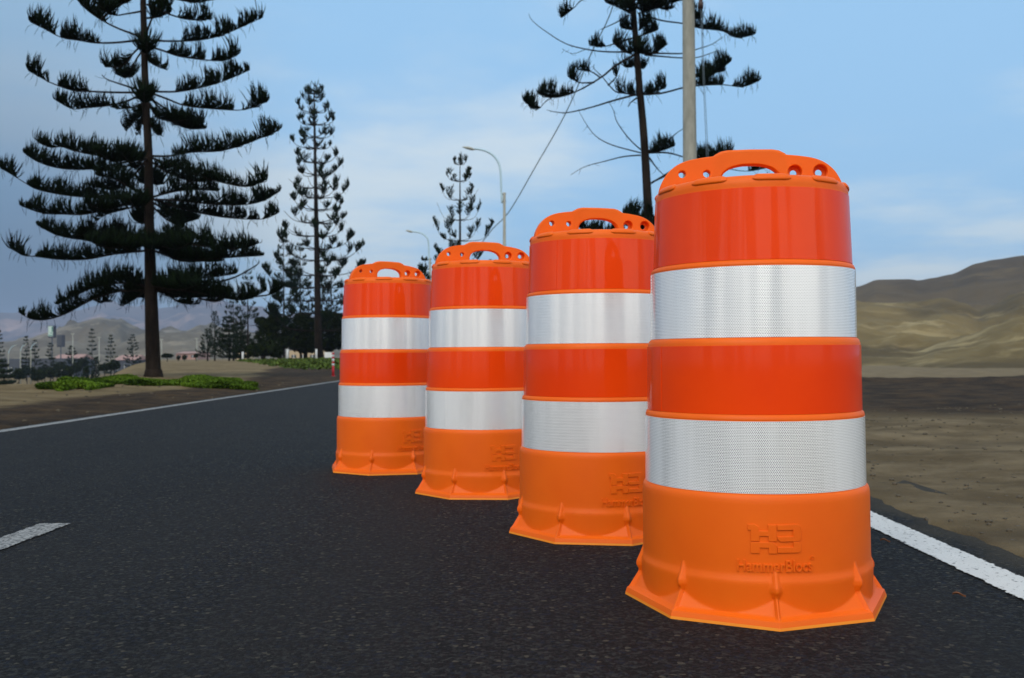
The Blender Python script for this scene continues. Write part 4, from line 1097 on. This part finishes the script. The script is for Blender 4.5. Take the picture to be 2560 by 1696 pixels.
street_lamp('taller curved-arm street lamp standing between the third and second drums', dict(pole=(1261, 900, 482), w=7.6, aw=5.0, hw=9,
    arm=[(1255, 508), (1253, 470), (1250, 420), (1236, 392), (1212, 377), (1186, 372)], head=[(1187, 375), (1156, 368)], clamps=(486, 503)), 44, 'curved-arm street lamps along the road')
street_lamp('shorter, farther curved-arm street lamp above the gap between the two left drums', dict(pole=(1075, 900, 646), w=5.2, aw=3.6, hw=6.5,
    arm=[(1073, 660), (1072, 620), (1069, 598), (1058, 586), (1044, 581), (1030, 579)], head=[(1032, 581), (1014, 577)], clamps=(648, 658)), 68, 'curved-arm street lamps along the road')
for (px, top, hx, hy, lab) in [(21, 884, 37, 864, 'leftmost pale street lamp in the far valley'), (51, 878, 63, 861, 'second pale street lamp in the far valley'), (77, 874, 89, 858, 'third pale street lamp in the far valley, nearest the billboards')]:
    street_lamp(lab, dict(pole=(px, 918, top), w=2.4, aw=1.6, hw=3.4, valley=1, arm=[(px, top), (px + (hx - px) * .25, top - (top - hy) * .5), (px + (hx - px) * .6, hy + 3), (hx, hy + 1)], head=[(hx - 1, hy + 1), (hx + 5, hy - .5)]), 190, 'pale street lamps in the far valley')
for (px, top, lab) in [(182, 836, 'thin dark mast between the billboard and the tallest far pine'), (248, 845, 'pale thin mast left of the big trunk'), (404, 850, 'pale thin mast directly right of the big trunk'), (492, 848, 'pale thin mast left of the thin mast-like pine')]:
    b = U(px, 905, 220); g = Vector((b.x, b.y, min(b.z, gz(b.x, b.y)))); h_ = U(px, top, 220).z - g.z
    r = empty('light_mast', g); tag(r, lab, 'mast', 'thin masts in the far valley')
    mb = MB(); mb.tube([Vector((0, 0, -.3)), Vector((0, 0, h_ * .5)), Vector((0, 0, h_))], [.11, .09, .06], 8); mb.build('shaft', M['lampgrey'], r, True)
    mb = MB(); mb.box(-.35, .35, -.12, .12, h_, h_ + .14); mb.build('floodlight', M['lampgrey'], r)

# red and white marker post on the left verge
p = flat(833, 941, .04); r = empty('marker_post', (p[0], p[1], gz(*p) - .01)); tag(r, 'thin red marker post with pale bands at the road edge, left of the farthest drum', 'marker post')
mb = MB(); mb.tube([(0, 0, 0), (0, 0, .012), (0, 0, .03)], [.10, .10, .045], 16); mb.build('base', M['red'], r, True)
hh = .66; mb = MB(); cuts = [(.03, .30, 1), (.30, .36, 0), (.36, .42, 1), (.42, .49, 0), (.49, .55, 1), (.55, .60, 0), (.60, .66, 1)]
for a, b_, c in cuts: mb.tube([(0, 0, a), (0, 0, b_)], .034 if c else .0345, 16, True, 0 if c else 1)
mb.build('shaft', [M['red'], M['white']], r, True)

# ------------------------------------------------------------------ far valley structures
def spot(px, py, d): b = U(px, py, d); return Vector((b.x, b.y, min(b.z, gz(b.x, b.y))))
def billboard(label, px0, px1, py0, py1, d, face, side):
    cx_ = (px0 + px1) / 2; g = spot(cx_, 912, d); m = d / FX
    r = empty('billboard', g); tag(r, label, 'billboard', 'billboards on posts in the far valley')
    z1 = U(cx_, py0, d).z - g.z; z0 = U(cx_, py1, d).z - g.z; w_ = (px1 - px0) * m
    mb = MB(); mb.tube([(0, 0, -.3), (0, 0, z0 + .2)], .16, 10); mb.build('post', M['slate'], r, True)
    mb = MB(); mb.box(-w_ / 2, w_ / 2, -.2, .35, z0, z1); mb.build('panel', M[side], r)
    mb = MB(); mb.box(-w_ / 2 + .06, w_ * .18, -.24, -.201, z0 + (z1 - z0) * .12, z1 - .1); o_ = mb.build('poster', M[face], r)
    if face == 'signface':
        mb = MB()
        mb.box(-w_ * .42, w_ * .14, -.262, -.242, z0 + (z1 - z0) * .17, z0 + (z1 - z0) * .24); mb.box(-w_ * .20, w_ * .12, -.262, -.242, z0 + (z1 - z0) * .36, z0 + (z1 - z0) * .42)
        mb.box(w_ * .02, w_ * .16, -.262, -.242, z0 + (z1 - z0) * .5, z1 - .25)
        mb.build('print', M['signgreen'], o_)
billboard('whitish green billboard panel against the far hill', 121, 139, 815, 845, 250, 'signface', 'navy')
billboard('dark blue-grey billboard panel just right of the whitish one', 143, 161, 838, 868, 250, 'slate', 'navy')
def long_building(name, label, px0, px1, py0, py1, d, depth, wall, roofm, cat, win=0, gable=0):
    g = spot((px0 + px1) / 2, py1, d); m = d / FX; w_ = (px1 - px0) * m; z1 = U((px0 + px1) / 2, py0, d).z - g.z
    r = empty(name, g); tag(r, label, cat)
    mb = MB(); mb.box(-w_ / 2, w_ / 2, 0, depth, -.5, z1 * (.75 if roofm else 1)); mb.build('wall', M[wall], r)
    if roofm:
        zb = z1 * .75; a = w_ / 2 + .3
        mb = MB(); mb.add([(-a, -.4, zb), (a, -.4, zb), (a, depth + .4, zb), (-a, depth + .4, zb), (-a * .96, depth / 2, z1), (a * .96, depth / 2, z1)], [(0, 1, 5, 4), (2, 3, 4, 5), (0, 4, 3), (1, 2, 5), (0, 3, 2, 1)])
        mb.build('roof', M[roofm], r)
    for k in range(win):
        x = -w_ / 2 + w_ * (k + .5) / win; ww = w_ / win * .25; mb = MB(); mb.box(x - ww, x + ww, -.04, -.01, z1 * .25, z1 * .55); o_ = mb.build('window', M['glass'], r)
        mb = MB(); mb.box(x - ww * .12, x + ww * .12, -.06, -.042, z1 * .25, z1 * .55); mb.build('frame', M['white'], o_)
    return r
long_building('long_building', 'long low dark building behind the shrubs at the far left', -60, 168, 897, 908, 270, 14, 'slate', None, 'building', 9)
long_building('roofed_hall', 'far hall with faded pink roof below the billboards', 128, 196, 886, 899, 300, 12, 'slate', 'pink', 'building', 4)
long_building('roofed_hall', 'far hall with faded pink roof just left of the big trunk', 286, 336, 888, 899, 300, 12, 'slate', 'pink', 'building', 3)
long_building('roofed_hall', 'far hall with rosy roof right of the big trunk above the tiny shrubs', 440, 490, 879, 893, 300, 14, 'pink', 'pink', 'building', 3)
long_building('beige_hut', 'small beige hut with barred windows between the bushy pines', 592, 622, 877, 899, 130, 3, 'beige', None, 'hut', 2)
long_building('beige_wall_house', 'low beige house showing under the dense trees', 723, 816, 877, 900, 120, 5, 'beige', None, 'house', 4)
g = spot(230, 912, 190); r = empty('water_tank', g); tag(r, 'small white round tank among the dark shrubs left of the big trunk', 'tank')
mb = MB(); mb.tube([(0, 0, 0), (0, 0, .5), (0, 0, .68), (0, 0, .75)], [.46, .46, .3, .1], 16); mb.build('shell', M['white'], r, True)
mb = MB(); mb.tube([(0, 0, .74), (0, 0, .80)], [.12, .12], 10); mb.build('lid', M['lampgrey'], r)
g = at_ground(823, 898, 76); r = empty('notice_board', g); tag(r, 'pale blank panel on posts beside the farthest drum, behind the marker post', 'panel')
z0 = U(823, 895, 76).z - g.z; z1 = U(823, 881, 76).z - g.z
mb = MB(); mb.box(-.36, .36, -.03, .03, z0, z1); mb.build('panel', M['white'], r)
for s in (-.28, .28): mb = MB(); mb.box(s - .03, s + .03, .03, .08, -.2, z1); mb.build('leg', M['lampgrey'], r)
for px, pt, lab in [(791, 873, 'pale short post left of the slender trunk foot'), (719, 874, 'pale short post under the left dense tree'), (607, 880, 'pale short post by the beige hut')]:
    g = at_ground(px, 900, 78); h_ = U(px, pt, 78).z - g.z; mb = MB(); mb.tube([(0, 0, -.2), (0, 0, h_ - .03), (0, 0, h_)], [.085, .08, .05], 10)
    o = mb.build('short_post', M['white'], None, True); o.location = g; tag(o, lab, 'post', 'pale short posts under the trees')

# ------------------------------------------------------------------ small loose things
rr = random.Random(99)
def pebble(mb, x, y, s):
    z = gz(x, y); V = []; F = []
    bm = bmesh.new(); bmesh.ops.create_icosphere(bm, subdivisions=1, radius=s)
    a, b_, c = rr.uniform(.6, 1.3), rr.uniform(.6, 1.2), rr.uniform(.4, .8)
    for v in bm.verts: V.append((x + v.co.x * a * rr.uniform(.85, 1.15), y + v.co.y * b_ * rr.uniform(.85, 1.15), z + v.co.z * c + s * .2))
    bm.verts.ensure_lookup_table(); F = [tuple(v.index for v in f.verts) for f in bm.faces]; bm.free(); mb.add(V, F)
mb = MB()
for k in range(1300):
    y = rr.uniform(1.6, 10) ** 1.0; x = 1.40 + rr.random() ** 1.2 * (2 + y * .55)
    pebble(mb, x, y, rr.uniform(.0025, .011) * (1 + y * .06))
for k in range(160):
    y = rr.uniform(6, 22); x = -4.2 - rr.random() * 5; pebble(mb, x, y, rr.uniform(.008, .028))
tag(mb.build('gravel', M['stone'], None), 'loose pebbles and grit on the bare road verges', 'gravel', kind='stuff')
for (px, py, lab) in [(2398, 1495, 'larger dry orange leaf on the asphalt left of the white edge line'), (2213, 1358, 'small dry orange leaf on the asphalt close behind the nearest drum')]:
    x, y = flat(px, py, 0.0); V = []; n = 7
    for i in range(n):
        t = i / (n - 1); wd_ = .005 * math.sin(math.pi * min(1, t + .08)) + .0004
        for s in (-1, 0, 1): V.append((-.014 + .028 * t, s * wd_, .003 + .004 * abs(s) + .003 * math.sin(t * 5)))
    F = [(i * 3 + j, i * 3 + 3 + j, i * 3 + 4 + j, i * 3 + 1 + j) for i in range(n - 1) for j in (0, 1)]
    mb = MB(); mb.add(V, F); o = mb.build('dry_leaf', M['leaf']); o.location = (x, y, .003); o.rotation_euler = (0, 0, rr.uniform(-.5, .5)); tag(o, lab, 'leaf')

# ------------------------------------------------------------------ air
hz = NT('haze_air'); hz.t.nodes.remove(hz.p)
pv = hz.n('ShaderNodeVolumePrincipled'); pv.inputs['Color'].default_value = (.62, .74, .95, 1); pv.inputs['Density'].default_value = 2.0e-4; pv.inputs['Anisotropy'].default_value = 0.2
hz.l(pv.outputs[0], hz.o.inputs['Volume'])
mb = MB(); mb.box(-4000, 4000, -4000, 4000, -12, 190)
tag(mb.build('haze', hz.m), kind='stuff')
